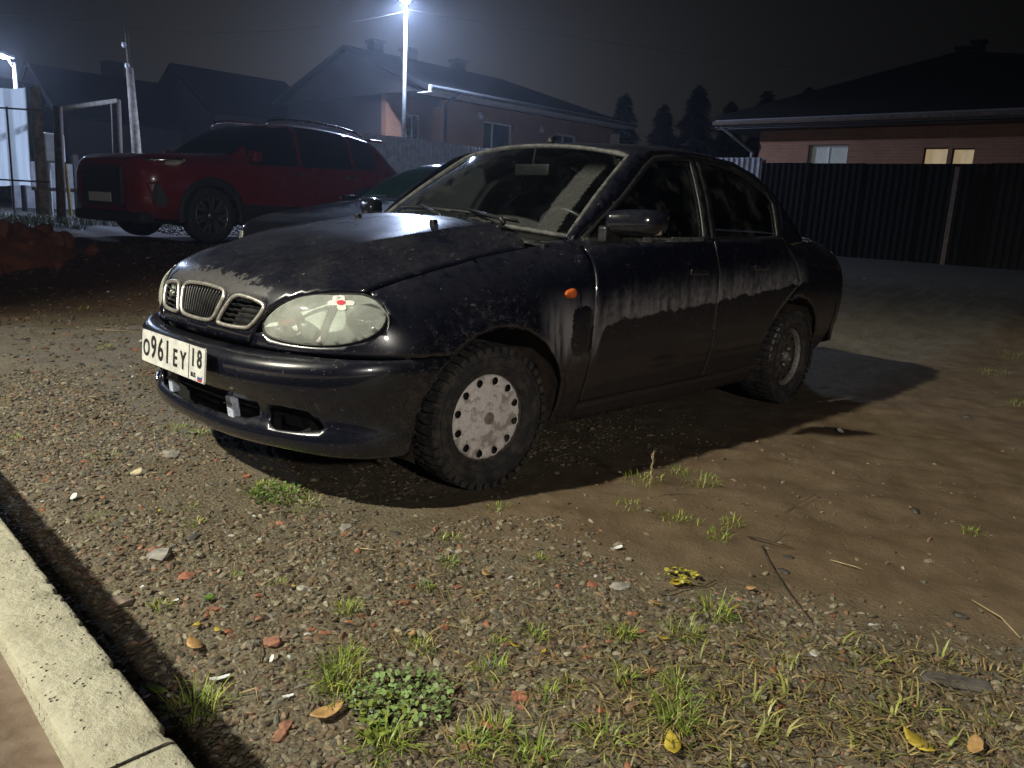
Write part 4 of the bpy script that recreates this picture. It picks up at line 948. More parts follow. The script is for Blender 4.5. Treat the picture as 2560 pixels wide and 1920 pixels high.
for cx_, cy_, hh in ((16.6, 21.4, 6.45), (18.0, 21.3, 6.4), (20.2, 21.1, 6.35)):
    m = MB(); m.box((cx_-.2, cy_-.2, 5.6), (cx_+.2, cy_+.2, hh)); m.box((cx_-.26, cy_-.26, hh), (cx_+.26, cy_+.26, hh+.08)); m.obj('chimney', ROOF, h)
window(h, 'x', yf, 17.75, 19.12, 2.35, 3.86, PANE, WHITEPL, (.36,)); window(h, 'x', yf, 21.3, 22.5, 2.55, 3.82, PANE, WHITEPL, (.45,)); window(h, 'x', 19.0, 16.15, 16.75, 2.6, 3.98, PANE, WHITEPL, (.5,))
for lx, ly, lz in ((17.45, 16.95, 3.98), (20.4, 16.95, 3.86)):
    m = MB(); m.box((lx-.05, ly-.10, lz-.09), (lx+.05, ly, lz+.09)); m.lathe([(0, -.10), (.08, -.06), (.09, .05)], 10, 'z', (lx, ly-.1, lz-.05)); m.obj('wall_lantern', WHITEPL, h)
m = MB(); m.box((24.52, 16.6, 3.4), (24.58, 17.0, 4.1)); m.obj('white_gable_board', WHITEPL, h)
# ---- house on the right with a pyramid roof
h = thing('hip_roof_house', 'red brick house with a black pyramid roof and two lit windows behind the dark fence', 'house', (24, 4, .35))
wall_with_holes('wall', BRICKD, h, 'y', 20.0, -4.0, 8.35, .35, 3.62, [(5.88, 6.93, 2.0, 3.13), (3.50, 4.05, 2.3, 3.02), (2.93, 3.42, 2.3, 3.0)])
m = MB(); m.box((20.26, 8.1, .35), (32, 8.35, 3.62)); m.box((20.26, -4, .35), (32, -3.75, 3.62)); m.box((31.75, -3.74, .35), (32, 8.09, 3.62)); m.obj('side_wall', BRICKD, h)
ap1, ap2 = (26.3, 5.75, 6.2), (26.3, 5.2, 6.2); c = [(19.35, 9.35, 3.72), (19.35, -5, 3.72), (33, -5, 3.72), (33, 9.35, 3.72)]
rf = roof_slab(h, 'roof', [[c[0], ap1, ap2, c[1]], [c[1], ap2, c[2]], [c[2], ap2, ap1, c[3]], [c[3], ap1, c[0]]], ROOFB)
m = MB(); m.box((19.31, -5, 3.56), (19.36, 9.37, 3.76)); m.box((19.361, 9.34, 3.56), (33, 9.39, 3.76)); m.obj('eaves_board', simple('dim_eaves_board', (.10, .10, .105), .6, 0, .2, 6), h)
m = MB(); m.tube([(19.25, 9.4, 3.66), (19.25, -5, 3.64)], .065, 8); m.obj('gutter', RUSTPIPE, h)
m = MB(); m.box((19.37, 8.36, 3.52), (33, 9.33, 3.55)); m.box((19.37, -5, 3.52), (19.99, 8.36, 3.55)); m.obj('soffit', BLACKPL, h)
m = MB(); m.tube([(19.3, 9.2, 3.6), (19.5, 8.9, 3.35), (19.92, 8.5, 2.95), (19.94, 8.45, .4)], .05, 8); m.obj('downpipe', GALV, h)
for cx_, cy_, hh, r_ in ((26.3, 5.45, 6.42, .14), (26.3, 5.02, 6.55, .15)):
    m = MB(); m.box((cx_-r_, cy_-r_, 5.8), (cx_+r_, cy_+r_, hh)); m.box((cx_-r_-.05, cy_-r_-.05, hh), (cx_+r_+.05, cy_+r_+.05, hh+.07)); m.obj('chimney', ROOFB, h)
window(h, 'y', 20.0, 5.88, 6.93, 2.0, 3.13, PANEW, WHITEPL, (.52,)); window(h, 'y', 20.0, 3.50, 4.05, 2.3, 3.02, PANEL_, BLACKPL, (), .08, .03); window(h, 'y', 20.0, 2.93, 3.42, 2.3, 3.0, PANEL_, BLACKPL, (), .08, .03)
# ---- profiled steel fence in front of it
def profiled_fence(name, label, x, y0, y1, z0, z1, mat, along='y', sheet=1.15, post=2.3, pm=None, notch=None, group=None):
    f_ = thing(name, label, 'fence', ((x, (y0+y1)/2, z0) if along == 'y' else ((y0+y1)/2, x, z0)), group); n = int(round((y1-y0)/sheet)); data = None
    for k in range(n):
        a = y0+k*sheet; V = []; F = []; prof = []
        s_ = 0
        while s_ < sheet-1e-6:
            for d_, w_ in ((0, .055), (0, .0125), (.022, .055), (.022, .0125)):
                prof.append((min(s_, sheet-.004), d_)); s_ += w_
                if s_ > sheet: break
        prof.append((sheet-.004, 0)); zt = z1+rnd.uniform(-.015, .015)-(notch(a) if notch else 0)
        for (q_, d_) in prof: V += [(0, q_, 0), (0, q_, zt-z0)]; V[-2] = (-d_, q_, 0); V[-1] = (-d_, q_, zt-z0)
        for i in range(len(prof)-1): F.append((2*i, 2*i+2, 2*i+3, 2*i+1))
        V = [((x+px, a+py, z0+pz) if along == 'y' else (a+py, x+px, z0+pz)) for px, py, pz in V]
        mesh_obj('sheet', V, F, mat, f_, False)
    yy = y0
    while yy <= y1+.01:
        m = MB()
        if along == 'y': m.box((x+.03, yy-.03, z0-.1), (x+.09, yy+.03, z1-.05))
        else: m.box((yy-.03, x+.03, z0-.1), (yy+.03, x+.09, z1-.05))
        m.obj('post', pm or GALV, f_); yy += post
    return f_
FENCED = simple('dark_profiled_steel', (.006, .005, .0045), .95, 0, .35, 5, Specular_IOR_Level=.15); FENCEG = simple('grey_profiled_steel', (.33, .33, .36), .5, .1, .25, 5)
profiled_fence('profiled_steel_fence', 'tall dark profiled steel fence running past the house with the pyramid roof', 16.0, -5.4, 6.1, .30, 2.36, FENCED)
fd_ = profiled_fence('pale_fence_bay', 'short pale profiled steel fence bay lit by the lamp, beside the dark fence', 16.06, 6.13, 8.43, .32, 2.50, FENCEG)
m = MB(); m.box((15.86, 2.0, .3), (15.93, 2.08, 2.28)); o = m.obj('fence_post', RUSTPIPE); tag(o, 'thin rusty post standing free against the dark steel fence', 'post')
profiled_fence('grey_garden_fence', 'grey profiled steel garden fence in front of the long brick house', 14.2, 10.6, 16.35, .43, 2.72, FENCEG, 'x')
# lean-to with a pale gable beyond the sedan's roof
o = thing('shed', 'small dark shed with a pale gable board beside the lit fence bay', 'shed', (18.4, 9.6, .35))
mesh_obj('wall', [(17.6, 9.0, .35), (19.2, 9.0, .35), (19.2, 10.6, .35), (17.6, 10.6, .35), (17.6, 9.0, 2.3), (19.2, 9.0, 2.3), (19.2, 10.6, 2.3), (17.6, 10.6, 2.3), (17.6, 9.8, 2.72), (19.2, 9.8, 2.72)], [(0, 3, 7, 8, 4), (1, 5, 9, 6, 2), (0, 4, 5, 1), (3, 2, 6, 7)], ROOFB, o, False)
roof_slab(o, 'roof', [[(17.5, 8.9, 2.27), (19.3, 8.9, 2.27), (19.3, 9.8, 2.76), (17.5, 9.8, 2.76)], [(17.5, 10.7, 2.27), (17.5, 9.8, 2.76), (19.3, 9.8, 2.76), (19.3, 10.7, 2.27)]], ROOFB, .06)
m = MB(); m.tube([(17.46, 8.9, 2.26), (17.46, 9.8, 2.75), (17.46, 10.7, 2.26)], .06, 4); m.obj('gable_board', WHITEPL, o)
# ---- dark gabled houses further off
def gable_house(name, label, x0, x1, y0, y1, zb, ze, zr, mat, chims=(), boards=None, ridge='x', over=.5):
    h = thing(name, label, 'house', ((x0+x1)/2, (y0+y1)/2, zb)); ym = (y0+y1)/2; xm = (x0+x1)/2
    m = MB(); m.box((x0, y0, zb), (x1, y0+.2, ze)); m.box((x0, y1-.2, zb), (x1, y1, ze)); m.box((x0, y0+.2, zb), (x0+.2, y1-.2, ze)); m.box((x1-.2, y0+.2, zb), (x1, y1-.2, ze)); m.obj('wall', mat, h)
    if ridge == 'x':
        for xx in (x0+.1, x1-.1): mesh_obj('gable', [(xx, y0, ze), (xx, y1, ze), (xx, ym, zr-.1)], [(0, 1, 2)], mat, h, False)
        s_ = (zr-ze)/(ym-y0); e = ze-over*s_
        roof_slab(h, 'roof', [[(x0-over, y0-over, e), (x1+over, y0-over, e), (x1+over, ym, zr), (x0-over, ym, zr)], [(x0-over, y1+over, e), (x0-over, ym, zr), (x1+over, ym, zr), (x1+over, y1+over, e)]], ROOF)
        if boards: m = MB(); m.tube([(x0-over-.02, y0-over, e), (x0-over-.02, ym, zr)], .07, 4); m.tube([(x0-over-.02, y1+over, e), (x0-over-.02, ym, zr)], .07, 4); m.obj('gable_board', boards, h)
    else:
        for yy in (y0+.1, y1-.1): mesh_obj('gable', [(x0, yy, ze), (x1, yy, ze), (xm, yy, zr-.1)], [(0, 1, 2)], mat, h, False)
        s_ = (zr-ze)/(xm-x0); e = ze-over*s_
        roof_slab(h, 'roof', [[(x0-over, y0-over, e), (xm, y0-over, zr), (xm, y1+over, zr), (x0-over, y1+over, e)], [(x1+over, y0-over, e), (x1+over, y1+over, e), (xm, y1+over, zr), (xm, y0-over, zr)]], ROOF)
        if boards: m = MB(); m.tube([(x0-over, y0-over-.02, e), (xm, y0-over-.02, zr)], .07, 4); m.tube([(x1+over, y0-over-.02, e), (xm, y0-over-.02, zr)], .07, 4); m.obj('gable_board', boards, h)
    for cx_, cy_, a, b, zz in chims: m = MB(); m.box((cx_-a, cy_-b, ze), (cx_+a, cy_+b, zz)); m.obj('chimney', mat, h)
    return h
gable_house('dark_gable_house', 'dark gabled house between the timber pole and the long brick house', 14.2, 18.4, 28.5, 34.0, GZ0, 4.55, 6.15, PLANK)
gable_house('timber_house', 'dark timber house with a broad chimney and pale gable boards, behind the pipe gateway', 9.8, 17.2, 31.5, 36.6, GZ0, 4.0, 5.65, PLANK, [(12.6, 34.3, .35, .3, 6.25)], GREYPL)
gable_house('outbuilding', 'low dark outbuilding beside the timber house with a squat chimney', 7.0, 9.2, 33, 37, GZ0, 4.2, 5.1, PLANK, [(8.0, 35, .35, .35, 5.75)])
# ---- low wall of grey slabs along the lane
WALLG = simple('grey_slab_wall', (.17, .17, .18), .85, 0, .35, 3)
lw = thing('slab_wall', 'low grey slab wall along the lane behind the red car', 'wall', (11, 22.5, GZ0))
for k in range(7):
    a = 5.4+k*1.75; m = MB(); m.box((a, 22.4, GZ0-.1), (a+1.55, 22.5, 1.75+rnd.uniform(-.08, .08))); m.obj('slab', WALLG, lw)
    m = MB(); m.box((a+1.58, 22.38, GZ0-.1), (a+1.72, 22.52, 1.95)); m.obj('post', PLANK, lw)
# white tank box by the lane
m = MB(); m.box((4.55, 16.6, 1.55), (4.95, 17.0, 2.15)); m.box((4.6, 16.65, .4), (4.66, 16.95, 1.55)); m.box((4.84, 16.65, .4), (4.9, 16.95, 1.55)); o = bevel(m.obj('white_cabinet', WHITEPL), .03); tag(o, 'small white cabinet on legs beside the lit white sheet', 'cabinet')
# ---- white sheet on a rod frame, brown post beside it
def sheet_material():
    t = NT('white_sheeting'); c = t.coord(); n = t.noise(t.scale(c, (3, 3, .4)), 1.5, 4); cc = t.mix(n, (.62, .68, .70), (.80, .85, .86)); t.set(Base_Color=cc, Roughness=.55); tl = t.node('ShaderNodeBsdfTranslucent'); t.put(tl.inputs[0], cc); mm = t.node('ShaderNodeMixShader'); mm.inputs[0].default_value = .75; t.l.new(t.b.outputs[0], mm.inputs[1]); t.l.new(tl.outputs[0], mm.inputs[2]); t.l.new(mm.outputs[0], t.out.inputs[0]); return t.m
sh = thing('sheet_screen', 'white sheet hung on a rod frame under the lamp beside a brown post', 'screen', (3.3, 15.0, .4))
a_, b_ = np.array([2.75, 15.55]), np.array([3.74, 14.68]); V = []; n_ = 40
for i in range(n_+1):
    k = i/n_; p = a_+(b_-a_)*k; d_ = .05*math.sin(k*17)+.03*math.sin(k*41+1)
    for j in range(13): V.append((p[0]+d_*.66*(1-.4*j/12), p[1]+d_*.75, 1.02+.02*math.sin(k*9)+(1.80-.05*abs(math.sin(k*6)))*j/12))
mesh_obj('sheet', V, [(i*13+j, (i+1)*13+j, (i+1)*13+j+1, i*13+j+1) for i in range(n_) for j in range(12)], sheet_material(), sh)
m = MB()
for k in (.0, .38, .74): p = a_+(b_-a_)*k; m.tube([(p[0]-.06, p[1]-.08, .35), (p[0]-.06, p[1]-.08, 2.45)], .018, 6)
for z in (1.12, 2.42): m.tube([(a_[0]-.06, a_[1]-.08, z), (b_[0]+.2, b_[1]-.28, z)], .018, 6)
m.obj('rod_frame', RUSTPIPE, sh)
m = MB(); m.box((3.78, 14.52, .35), (3.93, 14.67, 2.84)); o = m.obj('brown_post', WOODPOLE); tag(o, 'square brown timber post at the edge of the white sheet', 'post')
# ---- pipe gateway
g = thing('pipe_gateway', 'open gateway of rusty pipes with one long top rail in front of the timber house', 'gate', (4.6, 14.2, GZ0))
for nm, pts, r_ in (('post', [(3.62, 12.85, .3), (3.74, 13.05, 2.40)], .075), ('top_rail', [(3.72, 13.02, 2.36), (5.70, 15.63, 2.88)], .045), ('post', [(5.62, 15.55, .3), (5.68, 15.62, 2.90)], .10)):
    m = MB(); m.tube(pts, r_, 10); m.obj(nm, RUSTPIPE if nm != 'top_rail' else WOODPOLE, g, True)
m = MB(); m.tube([(3.83, 13.0, .55), (3.80, 13.03, 1.45)], .03, 6); o = m.obj('yellow_stake', simple('yellow_stake_paint', (.42, .36, .08), .6, 0, .3, 9)); tag(o, 'thin yellowish stake leaning at the pipe gateway post', 'stake')
m = MB(); m.box((4.0, 15.5, .95), (4.95, 15.75, 1.02)); m.box((4.05, 15.5, .4), (4.12, 15.75, .95)); m.box((4.83, 15.5, .4), (4.9, 15.75, .95)); o = m.obj('plank_bench', WOODPOLE); tag(o, 'pale plank bench by the gateway', 'bench')
# ---- leaning timber pole with an iron cap
p = thing('timber_pole', 'leaning weathered timber pole standing behind the red car', 'pole', (7.1, 18.2, GZ0))
m = MB(); m.tube([(7.02, 18.05, .2), (7.13, 18.33, 2.15), (7.22, 18.75, 4.0)], [.12, .11, .085], 10); m.obj('shaft', WOODPOLE, p, True)
m = MB(); m.tube([(7.21, 18.72, 3.9), (7.29, 19.04, 5.1)], .05, 8); m.obj('upper_shaft', RUSTPIPE, p, True)
for z in (4.05, 4.55): m = MB(); m.lathe([(0, .06), (.05, .05), (.06, -.02), (.03, -.07)], 10, 'z', (7.16, 18.72+.28*(z-4), z)); m.obj('insulator', WHITEPL, p, True)
# ---- street lamps
def lamp_head_material(name, col, s):
    t = NT(name); n = t.noise(t.coord(), 8, 2); t.set(Base_Color=(.8, .85, .9), Emission_Color=col, Emission_Strength=t.mixf(n, s*.9, s)); return t.m
LEDC = (.56, .69, 1.0)
def street_lamp(label, base, top, aim, glow, watt, spot=None, col=LEDC, group=None, arm=.55, blend=.25, rad=.12, spill=0):
    L = thing('street_lamp', label, 'street lamp', base, group); b, t_ = Vector(base), Vector(top); a = Vector(aim).normalized()
    m = MB(); m.tube([b+Vector((0, 0, -.2)), b+(t_-b)*.5, t_], [.065, .058, .045], 12); m.obj('pole', GALV, L, True)
    e = t_+a*arm+Vector((0, 0, .10)); m = MB(); m.tube([t_-Vector((0, 0, .15)), t_+a*.12+Vector((0, 0, .05)), e], .028, 8); m.obj('arm', GALV, L, True)
    yaw = math.atan2(a.y, a.x); M = Matrix.Translation(e) @ Matrix.Rotation(yaw, 4, 'Z') @ Matrix.Rotation(R(-8), 4, 'Y')
    m = MB(); m.box((-.05, -.13, -.02), (.55, .13, .05), M); hd = bevel(m.obj('lamp_head', GREYPL, L), .02, 2)
    m = MB(); m.box((.05, -.10, -.045), (.50, .10, -.022), M); m.obj('led_lens', lamp_head_material('led_'+label[:8], col, glow), hd)
    ld = bpy.data.lights.new('lamp_light', 'SPOT' if spot else 'POINT'); ld.energy = watt; ld.color = col; ld.shadow_soft_size = rad
    lo = bpy.data.objects.new('lamp_light', ld); COL.objects.link(lo); lp = M @ Vector((.27, 0, -.16 if not spot else -.10)); lo.location = lp; attach(lo, L)
    if spot:
        tgt, size = spot; ld.spot_size = size; ld.spot_blend = blend; lo.rotation_euler = (Vector(tgt)-lp).to_track_quat('-Z', 'Y').to_euler()
        if spill:
            l2 = bpy.data.lights.new('lamp_spill', 'POINT'); l2.energy = watt*spill; l2.color = col; l2.shadow_soft_size = .1; o2 = bpy.data.objects.new('lamp_spill', l2); COL.objects.link(o2); o2.location = M @ Vector((.30, 0, -.16)); attach(o2, L)
    return L
street_lamp('tall steel street lamp with a glaring bluish head in front of the long brick house', (12.84, 14.95, GZ0), (13.535, 15.855, 6.345), (-.70, -.68, 0), 160, LAMP_B, ((13.2, 14.6, 0), R(158)), blend=.45, spill=.11, arm=.02)
street_lamp('short street lamp glaring bluish white above the white sheet', (4.95, 19.75, GZ0), (4.95, 19.75, 3.85), (-1, -.35, 0), 90, LAMP_C, arm=.10)
street_lamp('street lamp on the verge beside the yard, lighting the sedan from the front', (-6.9, 2.2, .2), (-6.9, 2.2, 6.95), (.45, -.6, 0), 25, LAMP_A, ((.6, -1.4, 0), R(78)), (1.0, .955, .77), blend=.55, rad=.17)
# meter box strapped to the lamp post
m = MB(); m.box((12.80, 14.80, 1.75), (13.02, 14.94, 2.15)); m.box((12.92, 14.94, 1.9), (12.96, 15.1, 2.0)); o = bevel(m.obj('meter_box', WHITEPL), .02); tag(o, 'small pale meter box strapped to the tall lamp post', 'box')
# porch lamp on the wall of the yard, behind the photographer
pl_ = thing('porch_lamp', 'small globe lamp on a short post in the yard', 'lamp', (-3.0, -8.5, .23)); m = MB(); m.tube([(-3.0, -8.5, .2), (-3.0, -8.5, 2.95)], .04, 8); m.obj('post', RUSTPIPE, pl_, True)
m = MB(); m.lathe([(0, .13), (.10, .09), (.13, 0), (.10, -.09), (0, -.13)], 16, 'z', (-3.0, -8.5, 3.1)); m.obj('globe', lamp_head_material('lit_globe', (.94, .93, 1.0), 6), pl_, True)
ld = bpy.data.lights.new('porch_light', 'POINT'); ld.energy = LAMP_P; ld.color = (1.0, .93, .84); ld.shadow_soft_size = .15; lo = bpy.data.objects.new('porch_light', ld); COL.objects.link(lo); lo.location = (-2.9, -8.3, 3.1); attach(lo, pl_)
# overhead wires
WIRE = simple('wire_sheath', (.02, .02, .02), .6, 0, .2, 5)
for k, (a, b) in enumerate((((7.29, 19.04, 5.0), (13.5, 15.8, 6.2)), ((13.5, 15.8, 6.25), (40, 8, 7.5)), ((7.29, 19.04, 5.05), (-6, 30, 6.2)))):
    a, b = Vector(a), Vector(b); m = MB(); m.tube([a.lerp(b, t_)-Vector((0, 0, 1.2*t_*(1-t_))) for t_ in np.linspace(0, 1, 24)], .005, 4); o = m.obj('overhead_wire', WIRE)
    tag(o, ['overhead wire slung from the timber pole to the tall lamp post', 'overhead wire running from the tall lamp post past the brick house', 'overhead wire running from the timber pole over the sheet screen'][k], 'wire')
# ---- far trees: dark conifers over the roofs
def needle_material():
    t = NT('dark_needles'); n = t.noise(t.coord(), 2, 4); t.set(Base_Color=t.mix(n, (.012, .020, .012), (.030, .045, .022)), Roughness=.8); return t.m
NEED = needle_material(); BARK = simple('dark_bark', (.05, .04, .03), .9, 0, .5, 4)
def conifer(seed, hgt, rad):
    rs = np.random.RandomState(seed); n = 2600; u = rs.rand(n)**.75; z = hgt*(.12+.88*u); rr = rad*(1-u)**.85*(0.35+.65*rs.rand(n)**.5)*(1+.25*np.sin(z*5+rs.rand()*6)); a = rs.rand(n)*6.283
    c = np.stack([rr*np.cos(a), rr*np.sin(a), z-.25*rr], 1); d = np.stack([np.cos(a), np.sin(a), -.35+0*a], 1); s = np.stack([-np.sin(a), np.cos(a), .3*rs.randn(n)], 1); L = (.55+.5*rs.rand(n))[:, None]*hgt/11; W_ = .16*L
    V = np.stack([c-d*L*.4-s*W_*.2, c+s*W_, c+d*L*.7, c-s*W_], 1).reshape(-1, 3); return V, np.arange(4*n).reshape(-1, 4)
protos = []
for k, (x, y, hh) in enumerate(((47, 38.5, 8.6), (49.5, 35.2, 9.4), (51.5, 33.0, 8.8), (52.8, 31.0, 10.2), (54.5, 29.2, 9.2), (56.0, 27.2, 10.0), (44.5, 40.5, 8.4), (58, 25, 10.4))):
    tr = thing('spruce_tree', 'dark spruce in the row of trees on the skyline beyond the brick house', 'tree', (x, y, .4), 'spruces on the skyline')
    if k < 3:
        V, F = conifer(k+1, 9.0, 2.5); cr = fast_mesh('crown', V, F, NEED, None, False); tm = MB(); tm.tube([(0, 0, -.2), (0, 0, 4), (0, 0, 8.3)], [.16, .10, .02], 8); tk = tm.obj('trunk', BARK, None, True); protos.append((cr, tk))
    else:
        a, b = protos[k % 3]; cr = a.copy(); tk = b.copy(); COL.objects.link(cr); COL.objects.link(tk)
    for o in (cr, tk): o.parent = tr
    tr.scale = (hh/9,)*3; tr.rotation_euler.z = k*1.3
# ---- heap of red clay by the lane
def clay_material():
    t = NT('red_clay'); c = t.coord(); n = t.noise(c, 6, 6); n2 = t.noise(c, 40, 4); t.set(Base_Color=t.mix(t.ss(n, .35, .7), (.13, .042, .020), (.22, .075, .036)), Roughness=.85); t.bump(n2, .5, .02); return t.m
CLAY = clay_material(); th_ = np.linspace(0, 2*math.pi, 90, endpoint=False); rr_ = np.linspace(0, 1, 36); A_, B_ = np.meshgrid(th_, rr_, indexing='ij')
PX = 1.25+.85*B_*np.cos(A_); PY = 7.35+.80*B_*np.sin(A_); PH = .34*(1-B_**1.7)*(1+.45*fbm(PX*2.2, PY*2.2, 4))+.10*fbm(PX*6, PY*6, 3)*(1-B_)
PZ = zg(PX, PY, False)+PH-.03; ii = np.arange(PX.size).reshape(PX.shape); jj = np.roll(ii, -1, 0)
tag(fast_mesh('clay_heap', np.stack([PX, PY, PZ], -1), np.stack([ii[:, :-1], jj[:, :-1], jj[:, 1:], ii[:, 1:]], -1), CLAY), 'heap of lumpy red clay tipped beside the lane', 'heap')
rs = np.random.RandomState(5)
for k in range(26):
    r0 = .05+.10*rs.rand()**2; a = rs.rand()*6.28; d_ = rs.rand()**.6; x, y = 1.25+.9*d_*math.cos(a), 7.15+.75*d_*math.sin(a); bm = bmesh.new(); bmesh.ops.create_icosphere(bm, subdivisions=2, radius=r0)
    for v in bm.verts: v.co *= 1+.35*float(fbm(np.array([v.co.x*9+k*3]), np.array([v.co.y*9+v.co.z*7]), 3)[0]); v.co.z *= .75
    me = bpy.data.meshes.new('clay_clod'); bm.to_mesh(me); bm.free(); me.materials.append(CLAY); o = link('clay_clod', me); o.location = (x, y, float(zg(x, y, False))+.27*(1-d_)+r0*.3); o.rotation_euler = (rs.rand()*3, rs.rand()*3, rs.rand()*3)
    tag(o, 'clod of red clay on or beside the clay heap', 'clod', 'clods of the clay heap')
# ------------------------------------------------------------------ the two other parked cars (lofted bodies)
def car_paint(name, col, rough=.22):
    t = NT(name); c = t.coord(); n = t.noise(c, 4, 6, .6); Z = t.sep(c)[2]; d = t.mul(t.ss(t.math('ADD', Z, t.mul(n, .3)), .75, .35), .5)
    t.set(Base_Color=t.mix(d, col, (.05, .04, .035)), Roughness=t.mixf(n, rough, rough*1.6), Coat_Weight=.6, Coat_Roughness=.08); return t.m
REDP = car_paint('red_car_paint', (.19, .010, .010)); DARKP = car_paint('black_car_paint', (.006, .006, .008), .10)
PRIV = pane_material('car_glass_dark', (.010, .012, .014)); CLAD = simple('grey_plastic_cladding', (.022, .022, .023), .65, 0, .3, 40)
LAMPLIT = glass_material('hazy_lamplit_windscreen', (.55, .80, .86), .40, .05, lambda t: t.math('ADD', .30, t.mul(t.noise(t.coord(), 5, 4), .2)))  # film tinted cyan to stand for the lamplight showing in the glass
def loft_car(root, st, paint, nsub=7, rsub=4, windows=(), screen=None, rear=None, roofglass=None, arches=(), arch_r=.37, scrm=None):
    """st: stations (x, half width, sill z, belt z, rail y, rail z, top z) from front to back"""
    rows = []
    for x, w, zs, zb, yr, zr, zt in st:
        rows.append([(x, w*.93, zs), (x, w*.995, zs+.18), (x, w, (zs+zb)*.52), (x, w*.985, zb-.06), (x, w*.945, zb), (x, yr, zr), (x, yr*.62, zt-.006), (x, 0, zt)])
    G = np.array(rows)                                    # stations x rows x 3
    U = np.stack([crspline(G[:, j], nsub) for j in range(G.shape[1])], 1)
    keyrow = []; out = []
    for i in range(U.shape[0]):
        out.append(crspline(U[i], rsub))
    S = np.array(out); nu, nv = S.shape[:2]
    kind = np.zeros((nu-1, nv-1), int)                    # 0 body 1.. glass groups
    belt, rail = 4*rsub, 5*rsub; groups = {}
    for gi, (a, b) in enumerate(windows):
        for i in range(nu-1):
            xm = (S[i, belt, 0]+S[i+1, belt, 0])/2
            if b < xm < a: kind[i, belt:rail-(0)] = gi+1
    base = len(windows)+1
    for nm, rng in (('s', screen), ('r', rear)):
        if rng is None: base += 1; continue
        for i in range(nu-1):
            xm = (S[i, -1, 0]+S[i+1, -1, 0])/2
            if rng[1] < xm < rng[0]: kind[i, rail:] = base
        base += 1
    C = (S[:-1, :-1]+S[1:, 1:])/2
    hole = np.zeros_like(kind, bool)
    for ax in arches: hole |= (np.hypot(C[..., 0]-ax, C[..., 2]-.34) < arch_r) & (np.arange(nv-1)[None] < 3*rsub+2)
    idx = np.arange(nu*nv).reshape(nu, nv); Q = np.stack([idx[:-1, :-1], idx[1:, :-1], idx[1:, 1:], idx[:-1, 1:]], -1)
    VL = S.reshape(-1, 3); VR = VL*np.array([1, -1, 1])
    def sub(mask):
        q_ = Q[mask].reshape(-1, 4); return q_
    def emit(name, mask, mat, sides, par, off=0):
        V = []; F = []; r = None
        for sgn in sides:
            q_ = sub(mask); used, inv = np.unique(q_, return_inverse=True); v = (VL if sgn > 0 else VR)[used]; f = inv.reshape(-1, 4)
            if sgn < 0: f = f[:, ::-1]
            F += (f+len(V)).tolist(); V += v.tolist()
        return mesh_obj(name, V, F, mat, par)
    body = emit('body', (kind == 0) & ~hole, paint, (1, -1), root)
    for gi in range(len(windows)):
        for sgn in (1, -1): emit('side_window', kind == gi+1, PRIV, (sgn,), root)
    if screen: emit('windscreen', kind == len(windows)+1, scrm or PRIV, (1, -1), root)
    if rear: emit('rear_window', kind == len(windows)+2, PRIV, (1, -1), root)
    # end caps
    for i in (0, nu-1):
        ring = list(VL[idx[i]])+[p for p in VR[idx[i]][::-1][1:]]; mesh_obj('end_panel', ring, [tuple(range(len(ring)))], paint, root, False)
    m = MB(); m.box((st[-1][0]+.05, -.6, .22), (st[0][0]-.05, .6, .34)); m.obj('underbody', DARKVOID, root)
    return S
def simple_wheel(root, x, y, r, rimr, rimmat, spokes=7, w=.11, twin=True):
    s = 1 if y > 0 else -1; W = thing('wheel', None, None); m = MB(); m.lathe([(rimr*.98, -w*.8), (rimr*1.04, -w), (r*.86, -w*1.04), (r*.965, -w*.86), (r, -w*.6), (r, w*.6), (r*.965, w*.86), (r*.86, w), (rimr, w*.8)], 44); m.obj('tyre', TYRE, W, True)
    m = MB(); m.lathe([(rimr, -w*.82), (rimr*.96, -w*.9), (rimr*.93, -w*.55), (rimr*.90, w*.6)], 40); rm = m.obj('rim', rimmat, W, True); m = MB(); m.lathe([(0, -w*.2), (rimr*.93, -w*.2)], 32); m.obj('brake_disc', DARKVOID, W, True)
    for k in range(spokes):
        a = 2*math.pi*k/spokes
        for da in ((-.16, .16) if twin else (0,)):
            m = MB(); n_ = .020 if twin else .035; M = Matrix.Rotation(-(a), 4, 'Y'); m.add([M @ Vector(p) for p in ((.05, -w*.72, -n_*1.2), (.05, -w*.72, n_*1.2), (rimr*.95, -w*.84, da*rimr+n_*.9), (rimr*.95, -w*.84, da*rimr-n_*.9), (.05, -w*.45, -n_), (.05, -w*.45, n_), (rimr*.95, -w*.5, da*rimr+n_), (rimr*.95, -w*.5, da*rimr-n_))], [(0, 1, 2, 3), (4, 7, 6, 5), (0, 3, 7, 4), (1, 5, 6, 2), (3, 2, 6, 7)]); m.obj('spoke', rimmat, rm)
    m = MB(); m.lathe([(0, -w*.8), (.035, -w*.78), (.055, -w*.6), (.06, -w*.4)], 16); m.obj('hub', rimmat, rm, True)
    W.matrix_basis = Matrix.Translation((x, y, r)) @ Matrix.Rotation(0 if s < 0 else math.pi, 4, 'Z') @ Matrix.Rotation(rnd.uniform(0, 6), 4, 'Y'); W.parent = root; return W
def arch_ring(root, x, s, w, r0, r1, mat, zc=.345):
    V = []; F = []; n = 30
    for i in range(n+1):
        a = R(-12+204*i/n)
        for rr, dy in ((r0, .012), (r0, .030), ((r0+r1)/2, .034), (r1, .020), (r1, .0)): V.append((x+rr*math.cos(a), s*(w+dy), zc+rr*math.sin(a)))
    for i in range(n):
        for j in range(4): F.append((i*5+j, i*5+j+1, (i+1)*5+j+1, (i+1)*5+j))
    mesh_obj('arch_cladding', V, F, mat, root)
